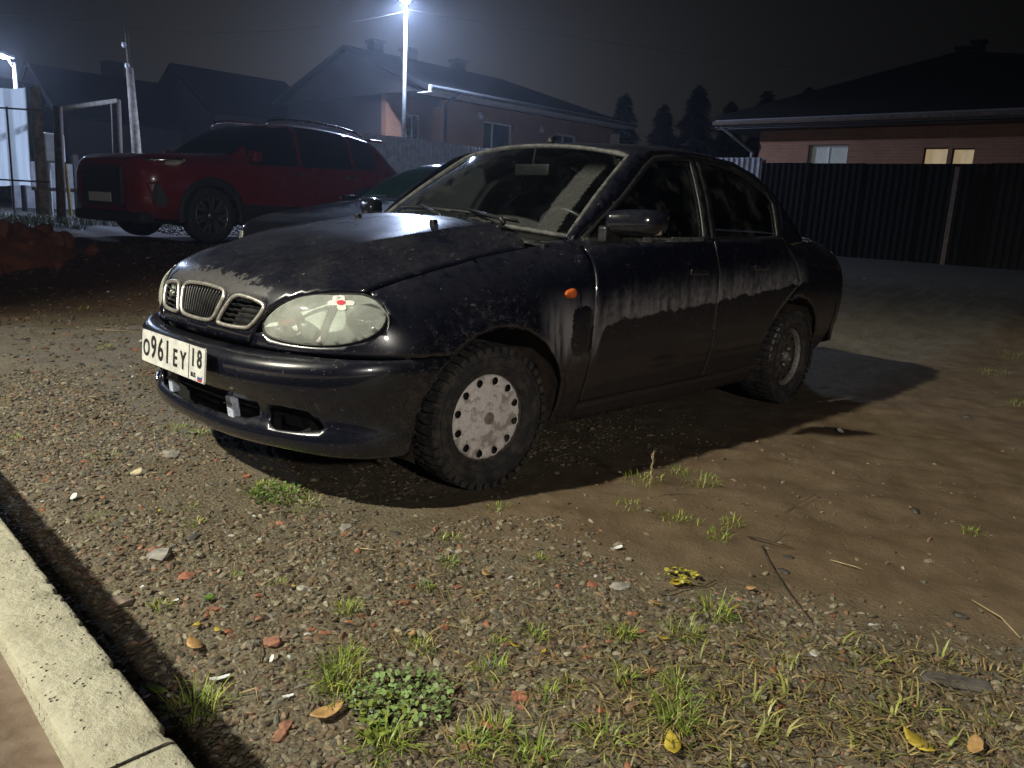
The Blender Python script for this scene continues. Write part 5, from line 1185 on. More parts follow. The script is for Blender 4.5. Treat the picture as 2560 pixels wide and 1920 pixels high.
def well(root, x, s, w, r, zc=.345):
    v, f = lathe([(r, w-.03), (r, w-.32), (.02, w-.32)], 20, 'y', (x, 0, zc), R(-20), R(200)); mesh_obj('wheel_well', [(a, s*b, c_) for a, b, c_ in v], f, DARKVOID, root)
# ---- red crossover
suv = thing('red_crossover', 'dark red crossover with silver roof rails and black wheel-arch cladding, parked beyond the sedan', 'car')
ST = [(2.24, .58, .36, .80, .44, .88, .90), (2.19, .74, .33, .86, .58, .96, .985), (2.08, .84, .30, .90, .66, 1.01, 1.03), (1.75, .905, .28, .94, .70, 1.055, 1.075), (1.30, .915, .27, .97, .72, 1.08, 1.10), (.98, .915, .27, 1.0, .73, 1.10, 1.125),
      (.62, .915, .27, 1.02, .69, 1.33, 1.36), (.30, .915, .27, 1.03, .645, 1.50, 1.545), (0, .915, .27, 1.04, .635, 1.565, 1.615), (-.5, .915, .27, 1.05, .63, 1.59, 1.645), (-1.0, .915, .27, 1.07, .62, 1.575, 1.63), (-1.45, .91, .28, 1.09, .60, 1.535, 1.585), (-1.75, .90, .30, 1.10, .585, 1.48, 1.53), (-2.0, .87, .34, 1.09, .60, 1.28, 1.32), (-2.17, .82, .40, 1.02, .62, 1.08, 1.10), (-2.22, .72, .46, .92, .55, .95, .96)]
S = loft_car(suv, ST, REDP, windows=((.72, -.06), (-.14, -1.05), (-1.13, -1.60)), screen=(.93, .22), rear=(-1.78, -2.06), arches=(1.325, -1.325), arch_r=.385)
RIM = simple('alloy_rim', (.26, .26, .27), .35, .8, .2, 20); CHR = simple('bright_rail', (.75, .77, .80), .25, 1.0, .1, 20)
for x in (1.325, -1.325):
    for s in (1, -1): simple_wheel(suv, x, s*.80, .345, .235, RIM); arch_ring(suv, x, s, .905, .375, .475, CLAD); well(suv, x, s, .90, .39)
for s in (1, -1):
    m = MB(); m.box((-.92, s*.90 if s > 0 else -.935, .24), (.92, .935 if s > 0 else s*.90, .50)); bevel(m.obj('sill_cladding', CLAD, suv), .02)  # cladding raised up the doors to stand for the shade there
    v, f = tube([(.30, s*.60, 1.55), (.22, s*.615, 1.625), (0, s*.62, 1.665), (-.5, s*.615, 1.688), (-1.0, s*.605, 1.672), (-1.35, s*.59, 1.632), (-1.5, s*.58, 1.575)], .020, 8); mesh_obj('roof_rail', v, f, CHR, suv)
    m = MB(); m.box((.66, s*.90 if s > 0 else -1.06, 1.04), (.80, 1.06 if s > 0 else s*.90, 1.19)); bevel(m.obj('wing_mirror', REDP, suv), .04, 3)
    for hx in (.02, -.98): m = MB(); m.box((hx-.11, .90 if s > 0 else -.945, .93), (hx+.11, .945 if s > 0 else -.90, .965)); bevel(m.obj('door_handle', CHR, suv), .010)
    # slim headlight with a bright blade, corner vent below
    hl_ = mesh_obj('headlight', [(2.19, s*.46, .895), (1.80, s*.935, .925), (1.70, s*.94, .990), (2.15, s*.52, .955)], [(0, 1, 2, 3)] if s > 0 else [(3, 2, 1, 0)], simple('suv_lamp%d' % s, (.90, .84, .74), .25, .1, .2, 20), suv, False); hl_.modifiers.new('t', 'SOLIDIFY').thickness = .03; hl_.modifiers['t'].offset = 1
    m = MB(); m.tube([(2.20, s*.48, .965), (2.03, s*.79, .975), (1.74, s*.945, .998)], .020, 6); m.obj('light_blade', CHR, hl_, True)
    vt = [(2.12, s*.80, .70), (2.02, s*.885, .72), (1.93, s*.925, .50), (1.98, s*.91, .42), (2.07, s*.86, .46)]; o = mesh_obj('corner_vent', vt, [tuple(range(5)) if s > 0 else tuple(range(4, -1, -1))], CLAD, suv, False); o.modifiers.new('t', 'SOLIDIFY').thickness = .03; o.modifiers['t'].offset = 1
    m = MB(); m.tube([vt[0], vt[1]], .016, 6); m.tube([vt[0], vt[4]], .016, 6); m.obj('vent_frame', REDP, o, True)
g = MB(); g.box((2.18, -.47, .42), (2.265, .47, .90)); gr_s = bevel(g.obj('grille', CLAD, suv), .05, 3)
for k in range(6): m = MB(); m.box((2.264, -.42, .50+.065*k), (2.274, .42, .515+.065*k)); m.obj('grille_bar', BLACKPL, gr_s)
m = MB(); m.box((2.275, -.26, .46), (2.287, .26, .57)); bevel(m.obj('licence_plate', PLATEW, suv), .004)
m = MB(); m.box((2.02, -.80, .22), (2.22, .80, .36)); bevel(m.obj('lower_bumper', CLAD, suv), .05, 3)
m = MB(); m.box((-2.30, -.70, .40), (-2.12, .70, .62)); bevel(m.obj('rear_bumper', CLAD, suv), .05, 3)
m = MB(); m.box((-1.96, -.58, 1.53), (-1.70, .58, 1.57)); bevel(m.obj('roof_spoiler', REDP, suv), .015)
for s in (1, -1): m = MB(); m.box((-2.13, s*.50 if s > 0 else -.86, .98), (-2.06, .86 if s > 0 else s*.50, 1.08)); bevel(m.obj('tail_light', TAILRED, suv), .02)
m = MB(); m.tube([(-.25, 0, 1.63), (-.33, 0, 1.78)], .008, 6); m.obj('aerial', BLACKPL, suv)
hd_ = R(188); fx = Vector((math.cos(hd_), math.sin(hd_), 0)); lx = Vector((-math.sin(hd_), math.cos(hd_), 0))
suv.location = Vector((3.564, 7.135, .445))-fx*1.325-lx*.80; suv.rotation_euler = (0, 0, hd_)
# ---- dark hatchback between the two
hb = thing('black_hatchback', 'black car almost hidden behind the sedan, its windscreen catching the lamp', 'car')
ST = [(2.02, .50, .34, .62, .40, .70, .72), (1.96, .66, .30, .68, .52, .77, .79), (1.80, .80, .26, .74, .62, .83, .85), (1.40, .845, .24, .83, .66, .91, .935), (.95, .85, .23, .89, .68, .985, 1.01), (.72, .85, .23, .92, .69, 1.02, 1.05),
      (.40, .85, .23, .94, .64, 1.22, 1.25), (.05, .85, .23, .96, .60, 1.365, 1.40), (-.30, .85, .23, .97, .59, 1.40, 1.445), (-.9, .85, .23, .99, .58, 1.395, 1.44), (-1.4, .845, .24, 1.0, .56, 1.34, 1.38), (-1.75, .82, .28, .98, .56, 1.15, 1.18), (-2.0, .76, .34, .92, .56, .96, .98), (-2.05, .66, .42, .84, .48, .87, .88)]
loft_car(hb, ST, DARKP, windows=((.45, -.30), (-.38, -1.15)), screen=(.68, -.02), rear=(-1.45, -1.85), arches=(1.25, -1.25), arch_r=.34, scrm=LAMPLIT)
for x in (1.25, -1.25):
    for s in (1, -1): simple_wheel(hb, x, s*.75, .30, .19, RIM, 5, .095, False); well(hb, x, s, .84, .345, .30)
for s in (1, -1):
    m = MB(); m.box((.55, s*.84 if s > 0 else -1.0, .95), (.67, 1.0 if s > 0 else s*.84, 1.07)); bevel(m.obj('wing_mirror', DARKP, hb), .035, 3)
    o = mesh_obj('headlight', [(2.03, s*.46, .58), (1.83, s*.82, .61), (1.76, s*.835, .72), (1.98, s*.50, .72)], [(0, 1, 2, 3)] if s > 0 else [(3, 2, 1, 0)], REFL, hb, False); o.modifiers.new('t', 'SOLIDIFY').thickness = .025; o.modifiers['t'].offset = 1
m = MB(); m.box((1.99, -.40, .50), (2.045, .40, .60)); bevel(m.obj('grille', CLAD, hb), .02)
for a, b in (((.78, .42, 1.065), (.62, -.10, 1.09)), ((.78, -.10, 1.07), (.63, -.58, 1.07))): m = MB(); m.tube([a, b], .010, 6); m.obj('wiper', BLACKPL, hb)
hb.location = (4.12, 3.05, .05); hb.rotation_euler = (0, 0, R(181))
# ------------------------------------------------------------------ loose things on the ground
rs = np.random.RandomState(11)
ICO = []
for k in range(5):
    bm = bmesh.new(); bmesh.ops.create_icosphere(bm, subdivisions=1, radius=1); bm.verts.ensure_lookup_table(); V = np.array([v.co[:] for v in bm.verts]); F = np.array([[v.index for v in f.verts] for f in bm.faces]); bm.free()
    V = V*(1+.62*(rs.rand(len(V), 1)-.5))*np.array([1.1, .7+.3*rs.rand(), .50+.2*rs.rand()]); ICO.append((V, F))
def tint_material(name, rough, noise=.3, scale=60, spec=.4, trans=0):
    t = NT(name); a = t.node('ShaderNodeAttribute', attribute_name='tint'); n = t.noise(t.coord(), scale, 4); f = t.ss(n, .3, .7)
    v = t.node('ShaderNodeVectorMath', operation='SCALE'); t.put(v.inputs[0], a.outputs['Color']); t.put(v.inputs['Scale'], t.mixf(f, 1-noise, 1+noise)); t.set(Base_Color=v.outputs[0], Roughness=rough, Specular_IOR_Level=spec)
    if trans: t.set(Subsurface_Weight=0)
    return t.m
STONEM = tint_material('pebble_stone', .62); BLADEM = tint_material('grass_blade', .45, .25, 30)
def rotmats(n, tilt=.5):
    a = rs.rand(n)*6.283; b = (rs.rand(n)-.5)*2*tilt; c = (rs.rand(n)-.5)*2*tilt; ca, sa, cb, sb, cc, sc = np.cos(a), np.sin(a), np.cos(b), np.sin(b), np.cos(c), np.sin(c)
    return np.stack([np.stack([ca*cb, ca*sb*sc-sa*cc, ca*sb*cc+sa*sc], -1), np.stack([sa*cb, sa*sb*sc+ca*cc, sa*sb*cc-ca*sc], -1), np.stack([-sb, cb*sc, cb*cc], -1)], 1)
PAL = np.array([(.16, .13, .105), (.20, .17, .14), (.125, .10, .085), (.24, .215, .185), (.17, .12, .10), (.21, .14, .11), (.10, .085, .075), (.29, .265, .23), (.15, .145, .14), (.23, .18, .13)])
def scatter_stones(name, pts, size, label, dim=.80):
    n = len(pts); VV, FF, CC = [], [], []; off = 0; kk = rs.randint(0, len(ICO), n); M = rotmats(n)
    z = zg(pts[:, 0], pts[:, 1]); col = PAL[rs.randint(0, len(PAL), n)]*(.70+.5*rs.rand(n, 1))*np.array([1.0, .98, .80])*dim
    red = rs.rand(n) < .022; col[red] = np.array([.26, .105, .060])*(.7+.5*rs.rand(red.sum(), 1)); wh = rs.rand(n) < .003; col[wh] = .40
    for k in range(len(ICO)):
        s = np.where(kk == k)[0]; V0, F0 = ICO[k]
        V = np.einsum('nij,nvj->nvi', M[s], V0[None]*np.stack([.8+.7*rs.rand(len(s)), .6+.5*rs.rand(len(s)), .6+.6*rs.rand(len(s))], 1)[:, None])*size[s][:, None, None]+np.stack([pts[s, 0], pts[s, 1], z[s]+size[s]*.06], -1)[:, None]
        VV.append(V.reshape(-1, 3)); FF.append((F0[None]+np.arange(len(s))[:, None, None]*len(V0)).reshape(-1, 3)+off); CC.append(np.repeat(col[s], len(V0), 0)); off += len(s)*len(V0)
    return tag(fast_mesh(name, np.vstack(VV), np.vstack(FF), STONEM, None, False, np.vstack(CC), 3), label, 'gravel', None, 'stuff')
def vis(p, pad=.02):
    d = p-np.array(CAM); w = d@np.array(_f); u = (d@np.array(_r))/w*2013/1280; v = (d@np.array(_u))/w*2013/960
    return (w > .3) & (np.abs(u) < 1+pad*4) & (np.abs(v) < 1+pad*4)
def field(n, box):
    p = np.stack([box[0]+(box[1]-box[0])*rs.rand(n), box[2]+(box[3]-box[2])*rs.rand(n)], 1); q3 = np.concatenate([p, zg(p[:, 0], p[:, 1], False)[:, None]], 1); return p[vis(q3)]
p = field(120000, (-.78, 2.6, -2.9, 2.2)); dens = (.30+.9*sst(-.1, .25, fbm(p[:, 0]*1.1+4, p[:, 1]*1.1, 3)+.12))*(1-.985*mudmask(p[:, 0], p[:, 1])); dens = dens*np.where((p[:, 0] > .25) & (p[:, 1] > -1.0), .16, 1); p = p[rs.rand(len(p)) < dens]
scatter_stones('gravel', p, .0034+.0098*rs.rand(len(p))**2.6, 'small brown and grey pebbles strewn over the verge')
p = field(16000, (-.2, 6.0, 1.0, 7.5)); p = p[rs.rand(len(p)) < .45]; scatter_stones('coarse_gravel', p, .008+.016*rs.rand(len(p))**2.5, 'coarse gravel on the ground left of the sedan', .5)
p = field(9000, (2.5, 9.5, -4, 3.0)); p = p[rs.rand(len(p)) < .07]; p = p[~((p[:, 0] < 4.3) & (np.abs(p[:, 1]) < .9))]; scatter_stones('grit', p, .003+.008*rs.rand(len(p))**3, 'scattered grit on the mud behind the sedan', .45)
p = np.stack([4+14*rs.rand(14000), 9+7*rs.rand(14000)], 1); q3 = np.concatenate([p, zg(p[:, 0], p[:, 1], False)[:, None]], 1); p = p[vis(q3)]
scatter_stones('road_gravel', p, .014+.03*rs.rand(len(p))**2, 'pale road gravel beyond the red crossover')
# pixel of the photograph -> place on the ground
def gp(u, v):
    d = _f+_r*((u-1280)/2013)-_u*((v-960)/2013); t = -CAM.z/d.z
    for _ in range(4): x, y = CAM.x+d.x*t, CAM.y+d.y*t; t = (float(zg(x, y))-CAM.z)/d.z
    return CAM.x+d.x*t, CAM.y+d.y*t
BRK = [(simple('brick_shard_a', (.25, .095, .058), .8, 0, .5, 90)), (simple('brick_shard_b', (.22, .105, .066), .85, 0, .5, 80))]
STN = [simple('stone_grey', (.24, .225, .205), .75, 0, .35, 40), simple('stone_brown', (.19, .145, .11), .75, 0, .35, 40), simple('stone_pale', (.38, .36, .32), .7, 0, .25, 40), simple('stone_dark', (.05, .045, .04), .6, 0, .4, 40)]
def chunk(name, u, v, size, mat, label, cat, group=None, flat=.5, elong=1.4):
    x, y = gp(u, v); bm = bmesh.new(); bmesh.ops.create_icosphere(bm, subdivisions=1, radius=1)
    for vt in bm.verts:
        n_ = vt.co.normalized(); k = 1/(abs(n_.x)**3.4+abs(n_.y)**3.4+abs(n_.z)**3.4)**(1/3.4)
        vt.co = n_*k*(1+.42*(rs.rand()-.5)); vt.co.x *= elong; vt.co.z *= flat
    me = bpy.data.meshes.new(name); bm.to_mesh(me); bm.free(); me.materials.append(mat); me.transform(Matrix.Scale(size, 4)); o = link(name, me); o.location = (x, y, float(zg(x, y))+size*flat*.45); o.rotation_euler = (rs.randn()*.15, rs.randn()*.15, rs.rand()*6.28)
    return tag(o, label, cat, group)
for u, v, s in ((385, 1378, .028), (465, 1445, .030), (500, 1430, .018), (215, 1156, .026), (680, 1610, .036), (640, 1548, .022), (1010, 1508, .024), (1145, 1468, .018), (780, 1575, .016), (1605, 1580, .018), (1480, 1465, .026), (1300, 1745, .030), (615, 1193, .026), (535, 1525, .024), (1630, 1680, .020), (1215, 1810, .024), (700, 1840, .028), (715, 1815, .024), (960, 1735, .028), (1170, 1870, .026)):
    chunk('brick_fragment', u, v, s*.52, BRK[rs.randint(2)], ('orange-red brick fragment '+('among the stones near the kerb' if u < 720 else 'in the grass by the round-leaved weed' if v > 1700 else 'in the gravel before the front wheel')), 'brick fragment', ('brick fragments '+('near the kerb' if u < 720 else 'in the grass' if v > 1700 else 'before the wheel')), .50)
for u, v, s, k, lb in ((300, 1505, .045, 1, 'flat brown stone at the foot of the concrete kerb'), (395, 1390, .052, 0, 'wide flat grey stone beneath a brick fragment'), (865, 1320, .034, 0, 'round pale grey stone in front of the front wheel'), (580, 1340, .016, 2, 'small yellowish stone beside a tuft of grass'), (485, 1345, .030, 3, 'nearly black stone near the middle of the verge'), (790, 1322, .018, 3, 'small black lump in front of the bumper'), (760, 1475, .030, 2, 'rough pale stone among the pebbles'), (1550, 1470, .035, 0, 'grey stone beside the yellow weed'), (430, 1140, .060, 0, 'broad flat grey stone half sunk below the bumper'), (365, 1600, .028, 1, 'brown pebble in the shadow of the kerb'), (990, 1335, .022, 3, 'dark jagged stone left of the front tyre')):
    chunk('stone', u, v, s*.58, STN[k], lb, 'stone', None, .38)
# shards and paper
WHT = simple('white_shard', (.75, .76, .76), .4, 0, .08, 30)
def flake(name, u, v, w, h, mat, label, cat, group=None, lift=.004, curl=.15, leaf=False):
    x, y = gp(u, v); n = 7; V = []; F = []
    for i in range(n):
        k = i/(n-1)*2-1; wd = h*(1-abs(k)**(2.2 if leaf else 3.0)*(.95 if leaf else .55))*(1+.25*(rs.rand()-.5))
        for s in (-1, 0, 1): V.append((w*k, wd*s, lift+curl*w*k*k+(curl*.6*wd if s else 0)+.1*h*(rs.rand()-.5)))
    for i in range(n-1):
        for s in (0, 1): F.append((i*3+s, (i+1)*3+s, (i+1)*3+s+1, i*3+s+1))
    o = mesh_obj(name, V, F, mat, None, leaf); o.modifiers.new('t', 'SOLIDIFY').thickness = .0012; o.location = (x, y, float(zg(x, y))+.006); o.rotation_euler = (rs.randn()*.18, rs.randn()*.18, rs.rand()*6.28); return tag(o, label, cat, group)
for u, v, w in ((550, 1705, .022), (720, 1750, .012), (680, 1655, .010), (65, 1160, .006), (105, 1260, .006), (355, 1475, .008), (1545, 1375, .016), (2100, 1082, .030), (2055, 1072, .014), (185, 1248, .020), (440, 1508, .008), (635, 1297, .010)):
    flake('white_shard', u, v, w, w*.45, WHT, 'white plastic or china shard lying on the ground', 'shard', 'white shards on the ground')
LEAFC = [simple('yellow_leaf', (.40, .30, .04), .5, 0, .3, 50), simple('tan_leaf', (.40, .24, .10), .6, 0, .3, 50), simple('pale_leaf', (.55, .48, .32), .6, 0, .2, 50), simple('green_leaf', (.10, .20, .03), .5, 0, .3, 50)]
for u, v, w, k in ((735, 1475, .012, 0), (1285, 1625, .016, 0), (1655, 1605, .016, 0), (1580, 1590, .012, 0), (1360, 1640, .010, 0), (490, 1575, .016, 0), (545, 1585, .012, 0), (400, 1285, .010, 0), (1640, 1520, .018, 0), (1690, 1465, .022, 0), (1030, 1595, .013, 1), (485, 1625, .030, 1), (820, 1795, .038, 1), (1215, 1445, .022, 1), (1880, 1480, .016, 1), (500, 1310, .009, 1), (340, 1190, .030, 2), (235, 1000, .026, 2), (385, 1735, .026, 3), (520, 1505, .018, 3), (1680, 1875, .03, 0), (2290, 1870, .035, 0), (2440, 1880, .03, 1)):
    flake('fallen_leaf', u, v, w, w*.55, LEAFC[k], ['small yellow fallen leaf on the verge', 'curled tan fallen leaf on the verge', 'pale dry leaf on the gravel', 'green leaf lying by the kerb'][k], 'leaf', ['yellow leaves', 'tan leaves', 'pale leaves', 'green leaves'][k], .006, .35, True)
# grass: one object per tuft
GREEN = np.array([(.16, .24, .030), (.20, .28, .035), (.12, .20, .028), (.26, .31, .05), (.29, .30, .07)]); STRAW = np.array([(.27, .20, .085), (.19, .135, .06), (.33, .27, .12), (.14, .095, .045), (.17, .18, .055)])
def blades(n, cx, cy, spread, L, w, pal, lean=.55, flat=0.):
    a = rs.rand(n)*6.283; r = spread*np.sqrt(rs.rand(n)); bx_, by_ = cx+r*np.cos(a), cy+r*np.sin(a); bz_ = zg(bx_, by_)-.003; dirA = np.where(rs.rand(n) < .6, a, rs.rand(n)*6.283)
    ln = L*(.45+.75*rs.rand(n)); le = lean*(.3+rs.rand(n)); V = np.zeros((n, 7, 3)); sd = np.stack([-np.sin(dirA), np.cos(dirA)], 1); dd = np.stack([np.cos(dirA), np.sin(dirA)], 1); ww = w*(.6+.8*rs.rand(n))
    for i, t_ in enumerate((0, .4, .75, 1)):
        hz = ln*t_*np.cos(np.minimum(le*t_*1.4, 1.45))*(1-flat)+.012*flat*(.5+rs.rand(n)); hx = ln*t_*np.maximum(np.sin(np.minimum(le*t_*1.4, 1.5)), flat); c = np.stack([bx_+dd[:, 0]*hx, by_+dd[:, 1]*hx, bz_+hz], 1); wd = (ww*(1, 1, .7, 0)[i])[:, None]
        if i < 3: V[:, 2*i] = c-np.concatenate([sd*wd, 0*wd], 1); V[:, 2*i+1] = c+np.concatenate([sd*wd, 0*wd], 1)
        else: V[:, 6] = c
    F = np.array([(0, 1, 3), (0, 3, 2), (2, 3, 5), (2, 5, 4), (4, 5, 6)]); F = (F[None]+np.arange(n)[:, None, None]*7).reshape(-1, 3)
    col = pal[rs.randint(0, len(pal), n)]*(.7+.6*rs.rand(n, 1)); return V.reshape(-1, 3), F, np.repeat(col, 7, 0)
def tuft(u, v, n, spread, L, label, w=.0016, pal=GREEN, lean=.8, group='grass tufts'):
    x, y = gp(u, v); V, F, C_ = blades(n, x, y, spread, L, w, pal, lean); o = fast_mesh('grass_tuft', V-np.array([x, y, 0]), F, BLADEM, None, True, C_, 3); o.location = (x, y, 0); return tag(o, label, 'grass tuft', group)
GT = 'tuft of short green grass sprouting from the gravel'
for u, v, n, sp, L in ((430, 1075, 130, .11, .045), (490, 1085, 100, .09, .045), (655, 1225, 150, .10, .065), (710, 1240, 160, .12, .055), (760, 1265, 90, .09, .05), (265, 1145, 90, .10, .035), (40, 1100, 80, .09, .035), (265, 870, 60, .10, .05), (240, 1300, 50, .07, .03), (480, 1310, 50, .045, .04), (1130, 1350, 40, .04, .05), (1120, 1410, 46, .04, .055), (1350, 1400, 30, .03, .04), (1245, 1270, 60, .06, .04), (1065, 1470, 40, .03, .045), (870, 1530, 70, .035, .075), (870, 1650, 60, .03, .09), (855, 1700, 130, .06, .12), (840, 1745, 60, .05, .09), (400, 1520, 40, .03, .05), (490, 1780, 130, .07, .11), (590, 1440, 26, .03, .035), (690, 1460, 40, .03, .035), (1050, 1620, 90, .05, .04), (1230, 1680, 70, .04, .06), (1245, 1610, 40, .03, .05), (1560, 1595, 80, .04, .09), (1340, 1590, 60, .04, .06), (1790, 1540, 90, .05, .11), (1710, 1590, 70, .05, .09), (1555, 1700, 70, .04, .06), (1690, 1800, 130, .06, .11), (1690, 1720, 60, .04, .08), (1360, 1750, 50, .05, .06), (1240, 1830, 70, .05, .07), (960, 1870, 120, .07, .10), (1180, 1880, 90, .06, .08), (1340, 1905, 110, .07, .09), (1510, 1860, 80, .06, .07), (1415, 1725, 50, .05, .05), (1800, 1345, 60, .06, .06), (1830, 1310, 50, .05, .06), (1700, 1300, 80, .10, .05), (1610, 1200, 90, .12, .06), (1750, 1210, 90, .10, .07), (1700, 1180, 60, .08, .05), (1570, 1265, 60, .07, .04), (2420, 1330, 30, .05, .05), (2520, 890, 60, .18, .08), (2470, 930, 60, .2, .08), (2545, 1010, 40, .12, .08), (95, 760, 40, .16, .05), (215, 775, 60, .10, .09), (470, 1270, 40, .05, .03)):
    where = ('below the front bumper' if v < 1290 and u < 800 and v > 1040 else 'on the far edge of the open ground beside the bumper' if u < 800 and v <= 1040 else 'behind the mud patch' if u > 2300 else 'beside the front wheel where the shadow ends' if v < 1300 else 'in the shadow of the kerb' if u < 540 and v > 1700 else 'near the kerb among the stones' if u < 720 and v < 1700 else 'around the round-leaved weed' if u < 1100 and v > 1600 else 'among the flattened dry grass' if v > 1640 or u > 1650 else 'in the open gravel before the front wheel')
    if n < 34: n = 34
    tuft(u, v, int(n*.85), sp*.80, L*.62, 'tuft of short green grass '+where, .0012, group='grass tufts '+where)
# dry bent grass in the corner, a mass nobody could count
VV, FF, CC = [], [], []; off = 0
for _ in range(190):
    u, v = 1480+1080*rs.rand(), 1560+360*rs.rand()
    if v < 1540+(u-1480)*.10 or (u > 2250 and v < 1640): continue
    x, y = gp(u, v); V, F, C_ = blades(rs.randint(5, 14), x, y, .09, .060, .0015, STRAW, 1.6, .35+.4*rs.rand()); VV.append(V); FF.append(F+off); CC.append(C_); off += len(V)
for _ in range(80):
    u, v = 880+680*rs.rand(), 1440+470*rs.rand(); x, y = gp(u, v); V, F, C_ = blades(rs.randint(2, 8), x, y, .10, .07, .0013, STRAW, 1.5, .7); VV.append(V); FF.append(F+off); CC.append(C_); off += len(V)
tag(fast_mesh('dry_grass', np.vstack(VV), np.vstack(FF), BLADEM, None, True, np.vstack(CC), 3), 'flattened straw-coloured dry grass on the verge', 'dry grass', None, 'stuff')
VV, FF, CC = [], [], []; off = 0
for _ in range(26):
    u, v = 1650+900*rs.rand(), 1600+300*rs.rand(); x, y = gp(u, v); V, F, C_ = blades(rs.randint(3, 7), x, y, .03, .065, .0026, np.array([(.22, .25, .05), (.30, .29, .10), (.16, .20, .04)]), .8); VV.append(V); FF.append(F+off); CC.append(C_); off += len(V)
tag(fast_mesh('coarse_grass', np.vstack(VV), np.vstack(FF), BLADEM, None, True, np.vstack(CC), 3), 'broad yellow-green grass blades among the dry straw', 'grass', None, 'stuff')
# clover-like weed and twigs
def weed(u, v, n, sp, label, leafr=.0050, col=(.17, .25, .09)):
    x, y = gp(u, v); W = thing('leafy_weed', label, 'weed', (x, y, float(zg(x, y)))); V, F, C_ = [], [], []
    st_ = MB()
    for _ in range(n):
        a = rs.rand()*6.28; r = sp*math.sqrt(rs.rand()); h_ = .012+.035*rs.rand()*(1-r/sp*.5); px, py = x+r*math.cos(a), y+r*math.sin(a); c = Vector((px, py, float(zg(px, py))+h_)); lr = leafr*(.6+.8*rs.rand()); nrm = Vector((rs.randn()*.4, rs.randn()*.4, 1)).normalized(); e = nrm.orthogonal().normalized(); g_ = nrm.cross(e); k = len(V); cc = np.array(col)*(.7+.7*rs.rand())
        for j in range(7): q_ = 6.283*j/7; V.append(c+e*lr*math.cos(q_)*1.25+g_*lr*math.sin(q_))
        F.append(tuple(range(k, k+7))); C_.append(cc)
        if rs.rand() < .3: st_.tube([(x+.5*(px-x), y+.5*(py-y), float(zg(px, py))), c], .0008, 3)
    st_.obj('stem', simple('weed_stem', (.12, .16, .05), .6, 0, .2, 20), W)
    o = mesh_obj('leaves', V, F, BLADEM, W, False); at_ = o.data.color_attributes.new('tint', 'FLOAT_COLOR', 'POINT'); at_.data.foreach_set('color', np.concatenate([np.repeat(np.array(C_), 7, 0), np.ones((len(V), 1))], 1).astype(np.float32).ravel()); return W
weed(1010, 1760, 330, .115, 'low leafy weed with small round dewy leaves, in front of the dry grass'); weed(955, 1810, 90, .08, 'sparse yellow-green creeping weed beside the round-leaved weed', .006, (.16, .20, .04)); weed(690, 1245, 120, .10, 'small leafy weed within the grass below the bumper', .005, (.10, .18, .04)); weed(1700, 1450, 50, .05, 'yellow-leaved weed on the dark twigs', .007, (.34, .31, .05))
TWIG = simple('dark_twig', (.045, .032, .022), .8, 0, .4, 30); STRAWM = simple('straw_stalk', (.36, .28, .15), .7, 0, .3, 30)
def twig(pts, r, mat, label, h=.006, nm='twig'):
    P = []
    for i, (u, v, *z) in enumerate(pts): x, y = gp(u, v); P.append((x, y, float(zg(x, y))+(z[0] if z else h)))
    m = MB(); m.tube(P, [r*(1-.6*i/(len(P)-1)) for i in range(len(P))], 6); return tag(m.obj(nm, mat, None, True), label, 'twig')
twig([(1905, 1370), (1935, 1430), (1970, 1490, .012), (1985, 1510, .012), (2035, 1570, .008)], .0035, TWIG, 'long dark twig lying on the mud with a pale snapped end'); twig([(1870, 1345), (1920, 1365, .02), (1985, 1375)], .003, TWIG, 'forked dark twig at the end of the long twig'); twig([(1935, 1355), (1960, 1335, .02)], .002, TWIG, 'short twig stub beside the forked twig')
twig([(2075, 1405), (2140, 1425, .01), (2160, 1430)], .0022, STRAWM, 'pale straw stalk lying on the mud'); twig([(1650, 1490), (1700, 1480, .012), (1760, 1470), (1790, 1455)], .003, TWIG, 'black rotten twig beneath the yellow weed'); twig([(1960, 1285), (2040, 1245, .02)], .0018, TWIG, 'thin twig near the sedan shadow edge')
twig([(600, 1740), (640, 1735, .015), (645, 1760)], .0022, STRAWM, 'bent straw between the kerb and the leafy weed'); twig([(900, 1375), (930, 1378), (960, 1382)], .002, STRAWM, 'short pale stick on the gravel before the wheel'); twig([(650, 1665), (655, 1600), (680, 1560, .01)], .0014, TWIG, 'wiry dark stem between two brick fragments'); twig([(2430, 1505), (2500, 1560, .02), (2550, 1600)], .003, STRAWM, 'dry stalk at the far end of the dry grass'); twig([(240, 826), (300, 828), (335, 830)], .003, STRAWM, 'pale lath lying left of the sedan bumper')
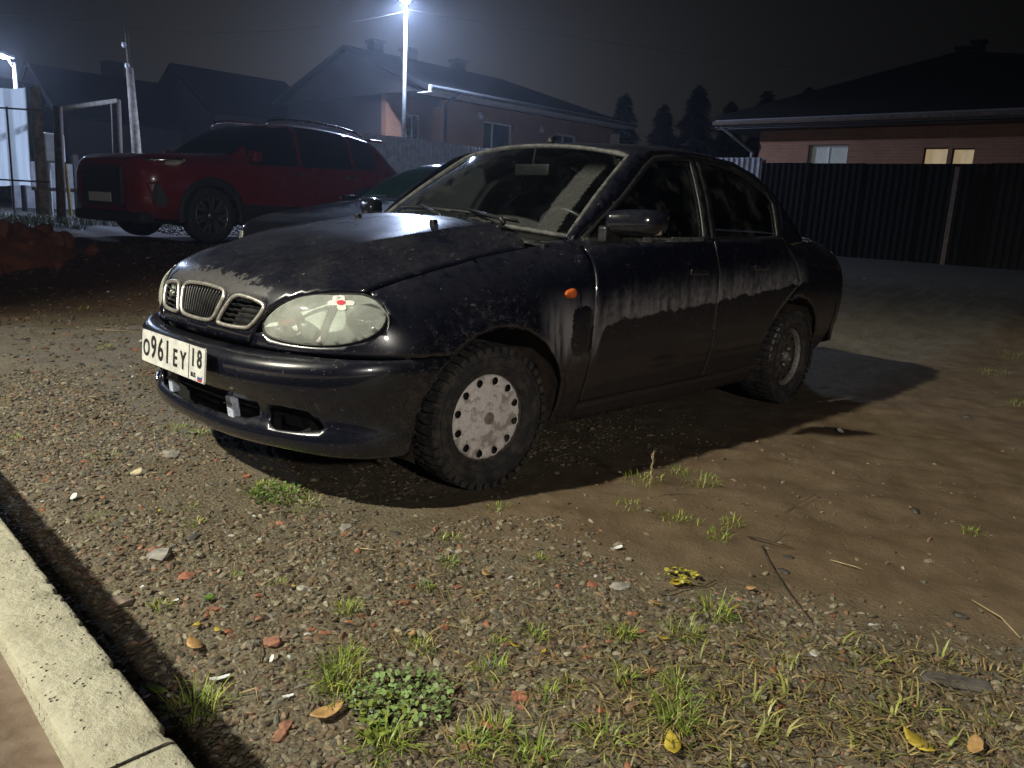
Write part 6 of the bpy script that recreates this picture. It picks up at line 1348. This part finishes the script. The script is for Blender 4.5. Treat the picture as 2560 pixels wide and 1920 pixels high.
# upright dry stalk by the wheel
x, y = gp(1622, 1245); z = float(zg(x, y)); st_ = thing('dry_stalk', 'single upright dry seed stalk growing at the edge of the sedan shadow', 'plant', (x, y, z)); m = MB(); m.tube([(x, y, z), (x+.004, y+.002, z+.07), (x-.002, y-.003, z+.14), (x+.006, y, z+.185)], .0014, 5); m.obj('stem', STRAWM, st_, True)
for k in range(22): h_ = .06+.12*k/22; m = MB(); a = rs.rand()*6.28; m.lathe([(0, .004), (.0028, .001), (0, -.004)], 5, 'z', (x+.004*math.cos(a)+.002, y+.004*math.sin(a), z+h_)); m.obj('seed_head', STRAWM, st_)
# dark clods on the mud
for u, v in ((2415, 1042), (90, 982), (55, 1000), (108, 983), (330, 812), (1050, 1440), (2290, 1280), (2400, 1540), (1970, 1395), (1960, 1430)):
    chunk('mud_clod', u, v, .012+.008*rs.rand(), STN[3], 'dark clod of mud lying on the ground', 'clod', 'dark mud clods', .45)
x, y = gp(2390, 1710); m = MB(); m.box((-.08, -.026, -.006), (.08, .026, .009)); o = bevel(m.obj('broken_board', simple('grey_slat_wood', (.070, .064, .058), .8, 0, .4, 30)), .008); o.location = (x, y, float(zg(x, y))+.004); o.rotation_euler = (.05, .03, -1.0); tag(o, 'grey broken board half buried in the dry grass', 'board')
# rough grass along the lane
VV, FF, CC = [], [], []; off = 0
for _ in range(700):
    x = .2+5.5*rs.rand(); y = 10.2+4.5*rs.rand()
    if x > 3.2 and y < 11.5: continue
    V, F, C_ = blades(rs.randint(8, 18), x, y, .12, .16, .004, np.array([(.06, .10, .03), (.09, .11, .04), (.14, .13, .06)]), .8); VV.append(V); FF.append(F+off); CC.append(C_); off += len(V)
tag(fast_mesh('lane_grass', np.vstack(VV), np.vstack(FF), BLADEM, None, True, np.vstack(CC), 3), 'rough dark grass along the lane by the pipe gateway', 'grass', None, 'stuff')
# ------------------------------------------------------------------ damp night air
m = MB(); m.box((-30, -30, -1.6), (90, 90, 13)); hz = m.obj('haze', None); mt = bpy.data.materials.new('night_haze'); mt.use_nodes = True; nt = mt.node_tree; nt.nodes.remove(nt.nodes['Principled BSDF'])
pv_ = nt.nodes.new('ShaderNodeVolumePrincipled'); pv_.inputs['Color'].default_value = (.78, .86, 1, 1); pv_.inputs['Density'].default_value = HAZE; pv_.inputs['Anisotropy'].default_value = .78
nt.links.new(pv_.outputs[0], nt.nodes['Material Output'].inputs['Volume']); hz.data.materials.append(mt); mt.cycles.homogeneous_volume = True; tag(hz, 'thin damp night haze around the lamps', 'haze', None, 'stuff')
